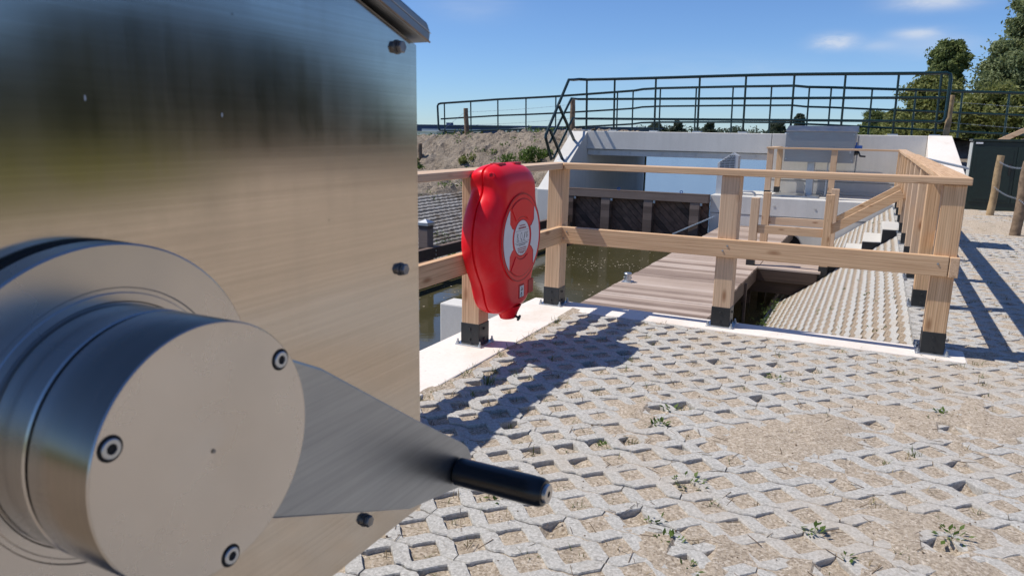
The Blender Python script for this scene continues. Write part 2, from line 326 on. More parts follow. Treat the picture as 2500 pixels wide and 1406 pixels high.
# ------------------------------------------------------------------ mesh helpers
class MB:
    def __init__(s): s.v = []; s.f = []
    def add(s, v, f):
        o = len(s.v); s.v += [tuple(p) for p in v]; s.f += [tuple(i + o for i in q) for q in f]; return s
    def box(s, a, b):
        x0, y0, z0 = a; x1, y1, z1 = b
        return s.add([(x0, y0, z0), (x1, y0, z0), (x1, y1, z0), (x0, y1, z0), (x0, y0, z1), (x1, y0, z1), (x1, y1, z1), (x0, y1, z1)],
                     [(3, 2, 1, 0), (4, 5, 6, 7), (0, 1, 5, 4), (1, 2, 6, 5), (2, 3, 7, 6), (3, 0, 4, 7)])
    def prism(s, poly, d):
        """poly: ordered 3D points; d: extrusion vector"""
        k = len(poly); d = Vector(d); p = [Vector(q) for q in poly]
        nrm = sum(((p[i] - p[0]).cross(p[(i + 1) % k] - p[0]) for i in range(1, k - 1)), Vector())
        if nrm.dot(d) > 0: p.reverse()
        v = p + [q + d for q in p]
        return s.add(v, [tuple(range(k)), tuple(range(2 * k - 1, k - 1, -1))] + [((i + 1) % k, i, i + k, (i + 1) % k + k) for i in range(k)])
    def beam(s, a, b, w, h, upv=(0, 0, 1)):
        a, b = Vector(a), Vector(b); d = (b - a).normalized(); sd = d.cross(Vector(upv)).normalized(); u = sd.cross(d)
        c = [sd * (w / 2 * i) + u * (h / 2 * j) for i, j in ((-1, -1), (1, -1), (1, 1), (-1, 1))]
        return s.prism([a + q for q in c], b - a)
    def cyl(s, a, b, r0, r1=None, k=20, cap=True):
        r1 = r0 if r1 is None else r1; a, b = Vector(a), Vector(b); d = (b - a).normalized()
        t = Vector((0, 0, 1)) if abs(d.z) < .9 else Vector((1, 0, 0)); u = d.cross(t).normalized(); w = d.cross(u)
        v = []
        for p, r in ((a, r0), (b, r1)):
            v += [p + (u * math.cos(2 * math.pi * i / k) + w * math.sin(2 * math.pi * i / k)) * r for i in range(k)]
        f = [(i, (i + 1) % k, (i + 1) % k + k, i + k) for i in range(k)]
        if cap: f += [tuple(range(k - 1, -1, -1)), tuple(range(k, 2 * k))]
        return s.add(v, f)
    def lathe(s, c, axis, prof, k=64):
        """prof: (distance along axis, radius) list; closed to the axis at both ends if radius 0"""
        c = Vector(c); d = Vector(axis).normalized(); t = Vector((0, 0, 1)) if abs(d.z) < .9 else Vector((1, 0, 0))
        u = d.cross(t).normalized(); w = d.cross(u); v = []; f = []
        for x, r in prof:
            v += [c + d * x + (u * math.cos(2 * math.pi * i / k) + w * math.sin(2 * math.pi * i / k)) * max(r, 1e-5) for i in range(k)]
        for j in range(len(prof) - 1):
            f += [(j * k + i, j * k + (i + 1) % k, (j + 1) * k + (i + 1) % k, (j + 1) * k + i) for i in range(k)]
        return s.add(v, f)
    def tube(s, pts, r, k=10):
        pts = [Vector(p) for p in pts]; v = []; f = []; u = None
        for i, p in enumerate(pts):
            d = (pts[min(i + 1, len(pts) - 1)] - pts[max(i - 1, 0)]).normalized()
            if u is None:
                t = Vector((0, 0, 1)) if abs(d.z) < .9 else Vector((1, 0, 0)); u = d.cross(t).normalized()
            else: u = (u - d * u.dot(d)).normalized()
            w = d.cross(u); rad = r[i] if isinstance(r, (list, tuple)) else r
            v += [p + (u * math.cos(2 * math.pi * j / k) + w * math.sin(2 * math.pi * j / k)) * rad for j in range(k)]
        for i in range(len(pts) - 1):
            f += [(i * k + j, i * k + (j + 1) % k, (i + 1) * k + (j + 1) % k, (i + 1) * k + j) for j in range(k)]
        n_ = len(pts) - 1
        f += [tuple(range(k - 1, -1, -1)), tuple(range(n_ * k, n_ * k + k))]
        return s.add(v, f)
    def build(s, name, m, parent=None, bevel=0, smooth=False, seg=2, angle=30):
        me = bpy.data.meshes.new(name)
        off = parent_origin(parent)
        me.from_pydata([(p[0] - off[0], p[1] - off[1], p[2] - off[2]) for p in s.v], [], s.f)
        me.materials.append(M[m] if isinstance(m, str) else m)
        o = bpy.data.objects.new(name, me); COL.objects.link(o)
        if parent: o.parent = parent
        if bevel:
            md = o.modifiers.new('bevel', 'BEVEL'); md.width = bevel; md.segments = seg; md.limit_method = 'ANGLE'; md.angle_limit = R(angle)
        if smooth:
            for p in me.polygons: p.use_smooth = True
            try: me.set_sharp_from_angle(angle=R(28))
            except Exception: pass
        return o
def parent_origin(o):
    v = Vector((0, 0, 0))
    while o: v += Vector(o.location); o = o.parent
    return v
def tag(o, label=None, cat=None, group=None, kind=None):
    if label: o['label'] = label
    if cat: o['category'] = cat
    if group: o['group'] = group
    if kind: o['kind'] = kind
    return o
def thing(name, label, cat, loc=(0, 0, 0), group=None):
    o = bpy.data.objects.new(name, None); COL.objects.link(o); o.location = loc; o.empty_display_size = .1
    return tag(o, label, cat, group)
def copy_tree(o, parent=None):
    c = o.copy(); COL.objects.link(c)
    if parent: c.parent = parent
    for ch in list(o.children): copy_tree(ch, c)
    return c
def box(name, a, b, m, parent=None, bevel=.004, **k): return MB().box(a, b).build(name, m, parent, bevel, **k)
def grid_obj(name, xs, ys, zf, m, smooth=True):
    nx, ny = len(xs), len(ys)
    v = [(x, y, zf(x, y)) for y in ys for x in xs]
    f = [(j * nx + i, j * nx + i + 1, (j + 1) * nx + i + 1, (j + 1) * nx + i) for j in range(ny - 1) for i in range(nx - 1)]
    mb = MB(); mb.v = v; mb.f = f
    return mb.build(name, m, None, 0, smooth)
def fbm(x, y, s, o=4, z=0.): return noise.fractal(Vector((x * s, y * s, z)), 1.0, 2.0, o)

# ------------------------------------------------------------------ setting: ground, water, banks
def sheet(name, x0, y0, x1, y1, z, m):
    mb = MB(); mb.add([(x0, y0, z), (x1, y0, z), (x1, y1, z), (x0, y1, z)], [(0, 1, 2, 3)])
    return tag(mb.build(name, m), kind='structure')
sheet('ground', -7000, -7000, 7000, 7000, -3.0, 'meadow')
sheet('chamber_water', -60, -200, 1.6, 10.9, -1.17, 'water')
sheet('lake', -420, 10.95, 3.2, 240, -.95, 'lake')
sheet('far_shore', -3000, 236, 3000, 5000, -.80, 'meadow')
sheet('meadow_behind', -400, -400, -60, 10, -.4, 'meadow')
# right-hand meadow, from a slanting edge outwards
mb = MB(); mb.add([(9.0, -300, -.035), (600, -300, -.035), (600, 240, -.035), (40, 240, -.035), (25.5, 23.5, -.035), (13.2, 4.9, -.035), (11.6, .9, -.035), (9.5, -6, -.035)], [(0, 1, 2, 3, 4, 5, 6, 7)])
tag(mb.build('meadow', 'meadow'), kind='structure')
mb = MB(); mb.add([(4.5, -300, -.05), (60, -300, -.05), (60, 60, -.05), (4.5, 60, -.05)], [(0, 1, 2, 3)])
mb.add([(2.46, 13, -.05), (4.5, 13, -.05), (4.5, 60, -.05), (2.46, 60, -.05)], [(0, 1, 2, 3)])
mb.add([(-.1, -300, -.05), (4.5, -300, -.05), (4.5, -5.2, -.05), (-.1, -5.2, -.05)], [(0, 1, 2, 3)])
tag(mb.build('sand_yard', 'sand'), kind='structure')

# sand in and over the grid pavers
patches = [(1.86, -1.70, .26, .0100), (2.345, -1.19, .20, .0100), (2.70, -1.05, .28, .0100), (2.34, -2.33, .20, .0100), (1.2, -1.6, .13, .0095),
           (1.70, -2.70, .17, .0095), (1.95, -1.42, .16, .0095), (2.05, -2.6, .12, .0095), (3.75, 7.6, .7, .0110), (4.0, 3.4, .4, .0100), (3.3, -1.8, .5, .0110), (3.6, -3.2, .6, .0110), (3.9, .8, .8, .0110)]
def hole_fill(x, y):
    i = round(x / .0985); j = round((y) / .095)
    h = math.sin(i * 12.9898 + j * 78.233) * 43758.5453; h -= math.floor(h)
    return h
def sand_z(x, y):
    z = -.0050 + .0045 * fbm(x, y, 1.1, 3) + .0025 * fbm(x, y, 14, 3, 5) - .007 * hole_fill(x, y) ** 2 - .026 * max(0, hole_fill(x, y) - .93) / .07 - (.004 if x < 1.2 else 0)
    for px, py, r, h in patches:
        d2 = ((x - px) ** 2 + (y - py) ** 2) / (r * r)
        if d2 < 6: z += (h + .003) * math.exp(-d2) * (1 + .35 * fbm(x, y, 6, 3, 9))
    if x < .36: z += .011 * (.36 - x) / .09 * (.7 + .6 * fbm(x, y, 5, 3, 4))
    if y > 0: z += min(.010, .0012 * y) * (.75 + .5 * fbm(x, y, .8, 3, 2))
    return min(z, .016)
xs = list(np.arange(.24, 4.62, .026)); ys = list(np.arange(-5.3, .0, .026))
tag(grid_obj('sand', xs, ys, sand_z, 'sand'), kind='structure')
xs = list(np.arange(2.37, 4.62, .04)); ys = list(np.arange(-.026, 13.1, .05))
tag(grid_obj('sand', xs, ys, lambda x, y: sand_z(x, y) if x > 2.44 else min(sand_z(x, y), -.03), 'sand'), kind='structure')

PX, PY = .0985, .095           # half periods of the lattice of holes
def paving(x0, x1, y0, y1, mapf, ns=8, jit=1.0, drop=.06, pw=1.12, hx=.0550, hy=.0610):
    V = []; F = []; rnd = random.Random(3)
    tl = [i / ns for i in range(ns + 1)]
    def h(t):                                        # half height of a hole at distance t from its centre
        t = max(t, 0.0)
        if t >= hx: return 0
        return hy * (1 - (t / hx) ** pw) ** (1 / pw)
    j0, j1 = int(math.floor(y0 / PY)), int(math.ceil(y1 / PY)); i0, i1 = int(math.floor(x0 / PX)), int(math.ceil(x1 / PX))
    for j in range(j0, j1):
        tilt = {}
        off = rnd.randint(0, 5)
        for i in range(i0, i1):
            e = (i + off) // 6
            if e not in tilt: tilt[e] = (rnd.gauss(0, .0022) * jit, rnd.gauss(0, .006) * jit, rnd.gauss(0, .012) * jit, rnd.gauss(0, .0012))
            dz, ty, tx, sy = tilt[e]
            lowfirst = (i + j) % 2 == 0              # hole of row j sits at the left end of this half period
            base = len(V)
            xa, xb = i * PX, (i + 1) * PX
            first = (i + off) % 6 == 0; last = (i + off) % 6 == 5
            for t in tl:
                x = xa + (xb - xa) * t
                xx = x + (.0022 if first and t == 0 else 0) - (.0022 if last and t == 1 else 0)
                a = (x - xa) if lowfirst else (xb - x); c = PX - a
                wob = .0035 * math.sin(x * 61 + j * 2.1) + .0025 * math.sin(x * 133 + j)
                wob2 = .0035 * math.sin(x * 61 + (j + 1) * 2.1) + .0025 * math.sin(x * 133 + j + 1)
                k = hole_fill(x, j * PY); rv = .90 + .17 * k
                lo = max(h(a) * rv, .0022 + wob * (1 if h(a) <= 0.004 else 0)); hi = PY - max(h(c) * rv, .0022 - wob2 * (1 if h(c) <= 0.004 else 0))
                if hi - lo < .012: mid = (hi + lo) / 2; lo, hi = mid - .006, mid + .006
                ee = (e * 6 + 3 - off) * PX
                for yy, zz in ((lo, -drop), (lo, -.004), (lo + .0032, 0), (hi - .0032, 0), (hi, -.004), (hi, -drop)):
                    y = j * PY + yy + sy
                    zt = zz + (dz + ty * (yy - PY / 2) + tx * (x - ee) * .3 if zz > -.02 else 0)
                    V.append(mapf(xx, y, zt))
            for q in range(ns):
                for r_ in range(5):
                    p = base + q * 6 + r_; F.append((p, p + 6, p + 7, p + 1))
            F.append(tuple(base + r_ for r_ in range(6))); F.append(tuple(base + ns * 6 + r_ for r_ in range(5, -1, -1)))
    mb = MB(); mb.v = V; mb.f = F
    return mb
flat = lambda x, y, z: (x, y, z)
tag(paving(.30, 4.55, -4.75, -.10, flat).build('grid_paving', 'paver'), kind='structure')
tag(paving(2.76, 4.55, -.09, .19, flat, ns=6).build('grid_paving', 'paver'), kind='structure')
tag(paving(2.46, 4.55, .19, 10.4, flat, ns=6).build('grid_paving', 'paver'), kind='structure')

# sloped paving, right of the jetty (rows run along Y, v goes down the slope)
SL = .76; cs = 1 / math.sqrt(1 + SL * SL); sn = SL * cs
def right_slope(x, y, z):       # x along Y, y down the slope
    return (2.40 - y * cs + z * sn, x, -.02 - y * sn + z * cs)
tag(paving(.30, 10.7, .0, 2.1, right_slope, ns=6, jit=2.4, hx=.150, hy=.042, pw=1.22).build('slope_paving', 'paver'), kind='structure')
mb = MB(); nu, nv = 140, 40
for a in range(nu + 1):
    for c in range(nv + 1):
        u, vv = .25 + 10.5 * a / nu, -.05 + 2.2 * c / nv
        mb.v.append(right_slope(u, vv, -.026 + .006 * fbm(u, vv, 7, 3)))
mb.f = [(a * (nv + 1) + c, (a + 1) * (nv + 1) + c, (a + 1) * (nv + 1) + c + 1, a * (nv + 1) + c + 1) for a in range(nu) for c in range(nv)]
tag(mb.build('slope_sand', 'coarse_shaded_sand', None, 0, True), kind='structure')
# sloped paving on the left bank
SL2 = .62; cs2 = 1 / math.sqrt(1 + SL2 * SL2); sn2 = SL2 * cs2
def left_slope(x, y, z): return (-4.62 - y * cs2 + z * sn2, x, -1.22 + y * sn2 + z * cs2)
tag(paving(-3.0, 10.75, .25, 2.02, left_slope, ns=5, jit=1.6, hx=.15, hy=.030, pw=1.22).build('slope_paving', 'paver_dirty'), kind='structure')

# left bank: slope, berm and bridge ramp of rough soil
def ridge(x):
    return 1.24 + .045 * (x + 5) if x > -12 else .93 + .03 * (x + 12)
def bank_z(x, y):
    base = -1.25 + SL2 * (-4.60 - x) if x > -6.5 else -.10 + .05 * (-6.5 - x)
    if x > -6.5: base -= .045
    z = min(base, .55)
    t = (y - 10.9) / 2.4
    if x < -7.05 and y < 10.9: t = (y - 10.9 + min(2.2, (-7.05 - x) * 1.1)) / 3.6
    top = ridge(min(x, -4.9))
    if t > 0:
        k = min(1, t); zr = -.08 + (top + .08) * (k * k * (3 - 2 * k) * .35 + k * .65)
        if y > 18: zr = top - (y - 18) * .55
        z = max(z, zr) if y > 10.9 or x < -7.05 else z
    if y > 17.7: z = min(z, -1.3 + .55 * (-6.5 - x)) if x > -11 else z
    rough = .085 * fbm(x, y, 2.1, 5) + .11 * fbm(x, y, 5.5, 4, 3) + .03 * fbm(x, y, 13, 2, 6)
    if -6.35 < x < -4.4 and y < 10.9: rough *= .12
    return z + rough
xs = list(np.arange(-19, -4.55, .06)); ys = list(np.arange(-4, 10.86, .16)) + list(np.arange(10.87, 18.0, .07)) + list(np.arange(18.1, 24, .3))
tag(grid_obj('embankment', xs, ys, bank_z, 'soil'), kind='structure')
def ramp_z(x, y):
    top = 1.20 - .05 * (x - 3.2)
    t = (y - (11.3 + .25 * (x - 3.2) * 0)) / 2.2
    k = max(0, min(1, t)); z = -.06 + (top + .06) * k
    if y > 18: z = top - (y - 18) * .5
    return z + .05 * fbm(x, y, 2.1, 5) * (1 if t > 0.02 else .3)
xs = list(np.arange(3.2, 22, .16)); ys = list(np.arange(11.1, 21, .14))
tag(grid_obj('embankment', xs, ys, ramp_z, 'soil'), kind='structure')
mb = MB().add([(3.0, 12.9, 1.262), (9, 12.9, 1.0), (9, 17.7, 1.0), (3.0, 17.7, 1.262)], [(0, 1, 2, 3)])
mb.add([(-5.0, 12.9, 1.272), (3.0, 12.9, 1.272), (3.0, 17.7, 1.272), (-5.0, 17.7, 1.272)], [(0, 1, 2, 3)])
tag(mb.build('bridge_path', 'paver'), kind='structure')

# ------------------------------------------------------------------ concrete of the lock
t = thing('lock_wall', 'L-shaped white concrete edge of the lock carrying the near railing posts', 'wall', (0, 0, 0))
MB().prism([(-.14, -7, 0), (.262, -7, 0), (.262, -.085, 0), (2.615, -.085, 0), (2.615, .17, 0), (-.14, .17, 0)], (0, 0, -2.2)).build('coping', 'coping', t, .008)
MB().box((-.67, -.33, -2.2), (-.142, -.14, -.004)).build('pilaster', 'white_concrete', t, .012)
t = thing('quay_platform', 'pale concrete quay wall under the far steel cabinet', 'wall', (0, 10.8, 0))
MB().box((-1.02, 10.8, -2.2), (2.72, 12.57, 0)).build('quay_block', 'white_concrete', t, .012)
MB().cyl((.60, 10.79, -.94), (.60, 10.815, -.94), .225, k=40).build('culvert_mouth', 'dark_hole', t)
MB().box((.9, 12.42, .003), (2.6, 12.568, .06)).build('plinth', 'concrete', t, .01)
for xx, zz in ((.25, -.16), (1.02, -.17), (1.62, -.19), (1.80, -.19), (.35, -.75), (1.3, -.9)):
    MB().cyl((xx, 10.79, zz), (xx, 10.803, zz), .022, k=14).build('tie_hole', 'concrete', t)
MB().box((-1.0, 10.794, -.372), (2.7, 10.80, -.364)).build('wall_joint', 'dark_hole', t)
t = thing('retaining_wall', 'low white concrete wall holding back the left soil bank', 'wall', (-5.7, 10.9, 0))
MB().prism([(-7.6, 10.80, -.055), (-4.22, 10.80, -.055), (-4.22, 10.80, -2.0), (-7.6, 10.80, -2.0)], (0, .2, 0)).build('wall_face', 'white_concrete', t, .01)

t = thing('lock_bridge', 'grey concrete beam bridge spanning the lock behind the wooden gate', 'bridge', (-2, 12.6, 0))
MB().box((-4.50, 12.6, .832), (-.135, 12.9, 1.27)).build('edge_beam', 'bridge', t, .012)
MB().box((-4.50, 12.66, .685), (-.135, 17.6, .822)).build('soffit_beam', 'bridge', t, .01)
MB().box((-.127, 12.6, -2.2), (2.88, 17.7, 1.272)).build('abutment', 'bridge', t, .012)
MB().box((-5.05, 12.63, -2.2), (-4.506, 17.7, 1.262)).build('abutment', 'bridge', t, .012)
MB().box((-4.50, 17.4, .832), (-.135, 17.7, 1.27)).build('edge_beam', 'bridge', t, .012)
MB().box((1.60, 12.594, .30), (1.606, 12.602, 1.268)).build('wall_joint', 'dark_hole', t)
MB().box((-.12, 12.594, .268), (2.86, 12.602, .276)).build('wall_joint', 'dark_hole', t)
rndp = random.Random(5)
for xx in (-4.2, -3.4, -2.6, -1.8, -1.0, -.45):
    MB().cyl((xx, 12.645, .755), (xx, 12.665, .755), .028, k=16).build('tie_hole', 'concrete', t)
MB().box((-4.30, 17.0, -1.2), (-4.26, 17.08, .68)).build('guide_strip', 'green_steel', t)
# sloping wing walls either side
t = thing('wing_wall', 'left concrete wing wall with sunlit sloping top beside the bridge', 'wall', (-4.7, 12, 0))
MB().prism([(-4.50, 12.625, 1.262), (-4.50, 11.0, .20), (-4.50, 10.6, -.06), (-4.50, 10.6, -2.2), (-4.50, 12.625, -2.2)], (-.42, 0, 0)).build('wall_body', 'white_concrete', t, .012)
t = thing('wing_wall', 'right white concrete wing wall sloping down behind the wooden side rail', 'wall', (3, 12, 0))
MB().add([(2.885, 12.63, -1.2), (3.31, 12.63, -1.2), (3.72, 10.6, -1.2), (2.93, 10.6, -1.2), (2.885, 12.63, 1.285), (3.31, 12.63, 1.285), (3.72, 10.6, -.02), (2.93, 10.6, -.02)],
         [(3, 2, 1, 0), (4, 7, 6, 5), (0, 4, 5, 1), (1, 5, 6, 2), (2, 6, 7, 3), (3, 7, 4, 0)]).build('wall_body', 'coping', t, .014)

# ------------------------------------------------------------------ wooden railings
def post(parent, x, y, z0=0., ztop=.963, shoe=.13, s=.114, lean=(0, 0)):
    o = MB()
    v = [(x + a * s + (lean[0] if zz > .5 else 0), y + b_ * s + (lean[1] if zz > .5 else 0), z0 + .10 if zz < .5 else ztop) for zz in (0, 1) for a, b_ in ((0, 0), (1, 0), (1, 1), (0, 1))]
    o.add(v, [(3, 2, 1, 0), (4, 5, 6, 7), (0, 1, 5, 4), (1, 2, 6, 5), (2, 3, 7, 6), (3, 0, 4, 7)])
    p = o.build('post', 'larch_z', parent, .004)
    sh = MB().box((x - .003, y - .003, z0 + .008), (x + s + .003, y + s + .003, z0 + shoe)).build('post_shoe', 'shoe', p, .003)
    for (bx, by) in ((.5, -.004), (1.035, .5)):
        d = (0, -.006, 0) if by < 0 else (.006, 0, 0)
        for bz in (.035, .095):
            c = Vector((x + bx * s, y + by if by < 0 else y + by * s, z0 + bz))
            MB().cyl(c, c + Vector(d), .009, .007, 14).build('bolt_head', 'shoe', p)
    MB().box((x - .028, y - .028, z0), (x + s + .028, y + s + .028, z0 + .008)).build('base_plate', 'galv', p, .002)
    for bx, by in ((-.016, -.016), (s + .016, -.016), (s + .016, s + .016), (-.016, s + .016)):
        MB().cyl((x + bx, y + by, z0 + .008), (x + bx, y + by, z0 + .018), .010, k=6).cyl((x + bx, y + by, z0 + .018), (x + bx, y + by, z0 + .034), .0055, k=10).build('anchor_nut', 'zinc', p)
    return p
def screw(parent, a, d):
    a = Vector(a); d = Vector(d)
    MB().cyl(a, a + d * .004, .006, .005, 12).build('screw', 'zinc', parent)

near = thing('wooden_railing', 'new larch railing in a U around the near end of the lock', 'railing', (1.2, 0, 0))
post(near, .004, 0, lean=(.012, 0)); post(near, 0, -1.156); post(near, 1.192, 0); post(near, 2.386, 0); post(near, 0, -2.40)
for yy in (1.32, 2.54, 3.74, 4.94, 6.10): post(near, 2.382, yy)
# flat top boards, mitred at the corners
MB().prism([(.138, -.022, .965), (2.520, -.022, .965), (2.520, .123, .965), (-.012, .123, .965)], (0, 0, .040)).build('top_rail', 'larch_x', near, .004)
MB().prism([(.133, -.024, .9655), (-.017, .121, .9655), (-.017, -5, .9655), (.133, -5, .9655)], (0, 0, .040)).build('top_rail', 'larch_y', near, .004)
MB().prism([(2.372, .126, .9655), (2.518, .126, .9655), (2.518, 6.63, .9655), (2.372, 6.63, .9655)], (0, 0, .040)).build('top_rail', 'larch_y', near, .004)
mr = MB().box((.121, -.028, .458), (2.462, .018, .572)).build('mid_rail', 'larch_x', near, .004)
for sx in (1.235, 1.262): screw(mr, (sx, -.028, .50 + (sx - 1.235) * 1.2), (0, -1, 0))
screw(mr, (2.41, -.028, .528), (0, -1, 0))
MB().box((.094, -5, .457), (.140, .06, .571)).build('mid_rail', 'larch_y', near, .004)
MB().box((2.466, -.030, .455), (2.514, 6.63, .569)).build('mid_rail', 'larch_y', near, .004)

for sy in (-1.115, -1.08): screw(near, (.1402, sy, .515 + .03 * (sy + 1.1) / .02), (1, 0, 0))
for sx, sz in ((.155, .49), (.175, .54)): screw(mr, (sx, -.028, sz), (0, -1, 0))
far = thing('wooden_railing', 'far larch railing on the quay in front of the distant steel cabinet', 'railing', (1.2, 11.1, 0))
for xx, yy in ((0, 11.05), (1.196, 11.05), (2.382, 11.05), (.03, 12.36), (2.382, 7.26), (2.382, 8.50), (2.382, 9.75), (2.382, 12.2)): post(far, xx, yy, s=.112)
MB().box((-.02, 11.03, .964), (2.378, 11.165, 1.0)).build('top_rail', 'larch_x', far, .004)
MB().box((2.372, 6.64, .956), (2.515, 12.42, .994)).build('top_rail', 'larch_y', far, .004)
MB().box((-.015, 11.17, .9645), (.125, 12.48, 1.0)).build('top_rail', 'larch_y', far, .004)
MB().box((2.466, 6.64, .455), (2.512, 12.4, .569)).build('mid_rail', 'larch_y', far, .004)

# stair railings between the jetty wing and the side rail
def stair_rail(y, label):
    t = thing('stair_railing', label, 'handrail', (1, y, -.6))
    for x, z0, zt, sh in ((.50, -.6, .36, .13), (1.465, -.72, .455, .19)):
        p = MB().box((x, y, z0 + .1), (x + .108, y + .108, zt)).build('stub_post', 'larch_z', t, .004)
        MB().box((x - .003, y - .003, z0), (x + .111, y + .111, z0 + sh)).build('post_shoe', 'shoe', p, .003)
    MB().box((.611, y + .03, -.135), (1.462, y + .078, -.02)).build('rail', 'larch_x', t, .004)
    MB().beam((1.55, y + .054, -.03), (2.375, y + .054, .51), .046, .115).build('handrail', 'larch_x', t, .004)
stair_rail(6.02, 'near sloping larch handrail with stub posts on the jetty steps')
stair_rail(7.22, 'back sloping larch handrail with stub posts on the jetty steps')

# steps
t = thing('concrete_steps', 'flight of pale concrete block steps climbing from jetty to pavers', 'steps', (2, 6.6, -.5))
for i, (x0, x1, z) in enumerate(((1.53, 1.752, -.505), (1.748, 1.968, -.325), (1.964, 2.192, -.150), (2.188, 2.40, .030))):
    MB().box((x0, 6.17, z - .30), (x1, 7.19, z)).build('step', 'concrete', t, .01)
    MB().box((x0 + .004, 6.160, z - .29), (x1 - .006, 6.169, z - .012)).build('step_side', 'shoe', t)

# ------------------------------------------------------------------ jetty, bollard, guide fence, gate
t = thing('jetty', 'weathered hardwood jetty of grey brown boards beside the water', 'jetty', (0, 5, -.6))
def boards(x0, x1, y0, y1, z, pitch=.145):
    mb = MB(); y = y0; r_ = random.Random(int(x0 * 100))
    while y < y1 - .02:
        e = r_.uniform(-.004, .004); dz = r_.uniform(-.0025, .0025)
        mb.box((x0 + e, y + .003, z - .028), (x1 + e, min(y + pitch, y1) - .003, z + dz)); y += pitch
    return mb
boards(-.70, .67, .145, 10.78, -.6).build('deck_boards', 'deck', t, .0025, seg=1)
boards(.676, 1.50, 5.945, 7.395, -.6).build('deck_boards', 'deck', t, .0025, seg=1)
MB().box((.615, .18, -.80), (.668, 10.78, -.63)).build('edge_beam', 'grey_wood', t, .004)
MB().box((-.69, .18, -.80), (-.64, 10.78, -.63)).build('edge_beam', 'grey_wood', t, .004)
MB().box((.67, 5.95, -.795), (1.46, 6.01, -.632)).build('edge_beam', 'dark_wood', t, .004)
MB().box((.50, 6.015, -.97), (1.44, 6.075, -.80)).build('cross_beam', 'dark_wood', t, .004)
MB().box((.67, 7.33, -.795), (1.48, 7.385, -.632)).build('edge_beam', 'dark_wood', t, .004)
for yy in (.5, 2.3, 4.2, 6.1, 7.9, 9.8):
    for xx in (-.56, .46): MB().box((xx, yy, -2.2), (xx + .12, yy + .12, -.64)).build('pile', 'dark_wood', t, .004)
for yy in (2.36, 4.26): MB().beam((-.45, yy, -1.15), (.52, yy, -.7), .04, .10).build('brace', 'dark_wood', t, .003)
for yy in (3.6, 4.9): MB().box((.669, yy, -1.3), (.70, yy + .05, -.66)).build('fender_strip', 'grey_wood', t, .003)

t = thing('mooring_bollard', 'small grey galvanised bollard on the jetty boards', 'bollard', (-.60, 3.95, -.598))
MB().box((-.665, 3.885, -.598), (-.535, 4.015, -.590)).build('base_plate', 'galv', t, .002)
MB().lathe((-.60, 3.95, -.590), (0, 0, 1), [(0, 0), (0, .044), (.082, .044), (.083, .049), (.098, .049), (.105, .044), (.108, 0)], 28).build('bollard_pipe', 'galv', t, 0, True)
MB().cyl((-.652, 3.95, -.545), (-.548, 3.95, -.545), .006, k=12).build('cross_pin', 'galv', t)

t = thing('guide_fence', 'dark hardwood guide fence along the left side of the lock water', 'fence', (-4.25, 4, -.9))
for yy in (-.2, 2.4, 4.92, 7.5):
    p = MB().box((-4.375, yy, -2.2), (-4.205, yy + .17, -.24)).build('post', 'grey_wood', t, .005)
    c = Vector((-4.29, yy + .085, 0)); h_ = .10
    MB().box((c.x - h_, c.y - h_, -.262), (c.x + h_, c.y + h_, -.215)).add(
        [(c.x - h_, c.y - h_, -.215), (c.x + h_, c.y - h_, -.215), (c.x + h_, c.y + h_, -.215), (c.x - h_, c.y + h_, -.215), (c.x, c.y, -.165)],
        [(0, 1, 4), (1, 2, 4), (2, 3, 4), (3, 0, 4)]).build('metal_cap', 'galv', p, .002)
for y0, y1 in ((-2.8, 2.48), (2.49, 5.04), (5.05, 7.58), (7.59, 10.6)):
    MB().box((-4.20, y0, -.775), (-4.105, y1, -.60)).build('waling', 'dark_wood', t, .006)
MB().box((-4.20, -2.8, -1.12), (-4.12, 10.6, -.97)).build('waling', 'dark_wood', t, .006)
for yy in (4.92, 7.5):
    for zz in (-.655, -.72): MB().cyl((-4.105, yy + .08, zz), (-4.095, yy + .08, zz), .016, k=8).build('bolt_head', 'zinc', t)

t = thing('lock_gate', 'dark hardwood lock gate with diagonal planks closing the chamber', 'gate', (-2.5, 10.75, -.6))
MB().box((-4.20, 10.62, -.172), (-1.03, 10.84, .002)).build('top_beam', 'grey_wood', t, .006)
for xx, w_ in ((-4.19, .16), (-3.366, .20), (-2.40, .195), (-1.40, .195)):
    MB().box((xx, 10.63, -1.5), (xx + w_, 10.79, -.175)).build('gate_post', 'grey_wood' if xx > -4 else 'dark_wood', t, .005)
    MB().box((xx + w_ + .002, 10.655, -.235), (xx + w_ + .05, 10.70, -.178)).build('angle_bracket', 'galv', t, .002)
k_ = 0
for i in range(34):
    x0 = -5.6 + i * .17
    a, c = Vector((x0, 10.815, -.05)), Vector((x0 + 1.45, 10.815, -1.5))
    lo = max(0, (-4.15 - a.x) / 1.45); hi = min(1, (-1.06 - a.x) / 1.45)
    if hi - lo < .06: continue
    k_ += 1
    MB().beam(a + (c - a) * lo, a + (c - a) * hi, .018 + (i % 3) * .003, .112, (0, 1, 0)).build('diagonal_plank', ['gate_plank', 'dark_wood', 'gate_plank', 'gate_plank', 'dark_wood'][(i * 7) % 5], t, .003) if False else \
        MB().prism([a + (c - a) * lo + Vector((-.04, -.01, -.04)), a + (c - a) * hi + Vector((-.04, -.01, -.04)), a + (c - a) * hi + Vector((.04, -.01, .04)), a + (c - a) * lo + Vector((.04, -.01, .04))], (0, .03, 0)).build('diagonal_plank', ['gate_plank', 'gate_plank', 'gate_plank', 'gate_plank', 'dark_wood'][(i * 7) % 5], t, .003)
MB().box((-4.15, 10.85, -1.6), (-1.04, 10.87, -.05)).build('back_lining', 'gate_plank', t)
MB().beam((-1.72, 10.60, -.86), (-.86, 10.60, -.42), .03, .03).build('tie_rod', 'galv', t, .004)
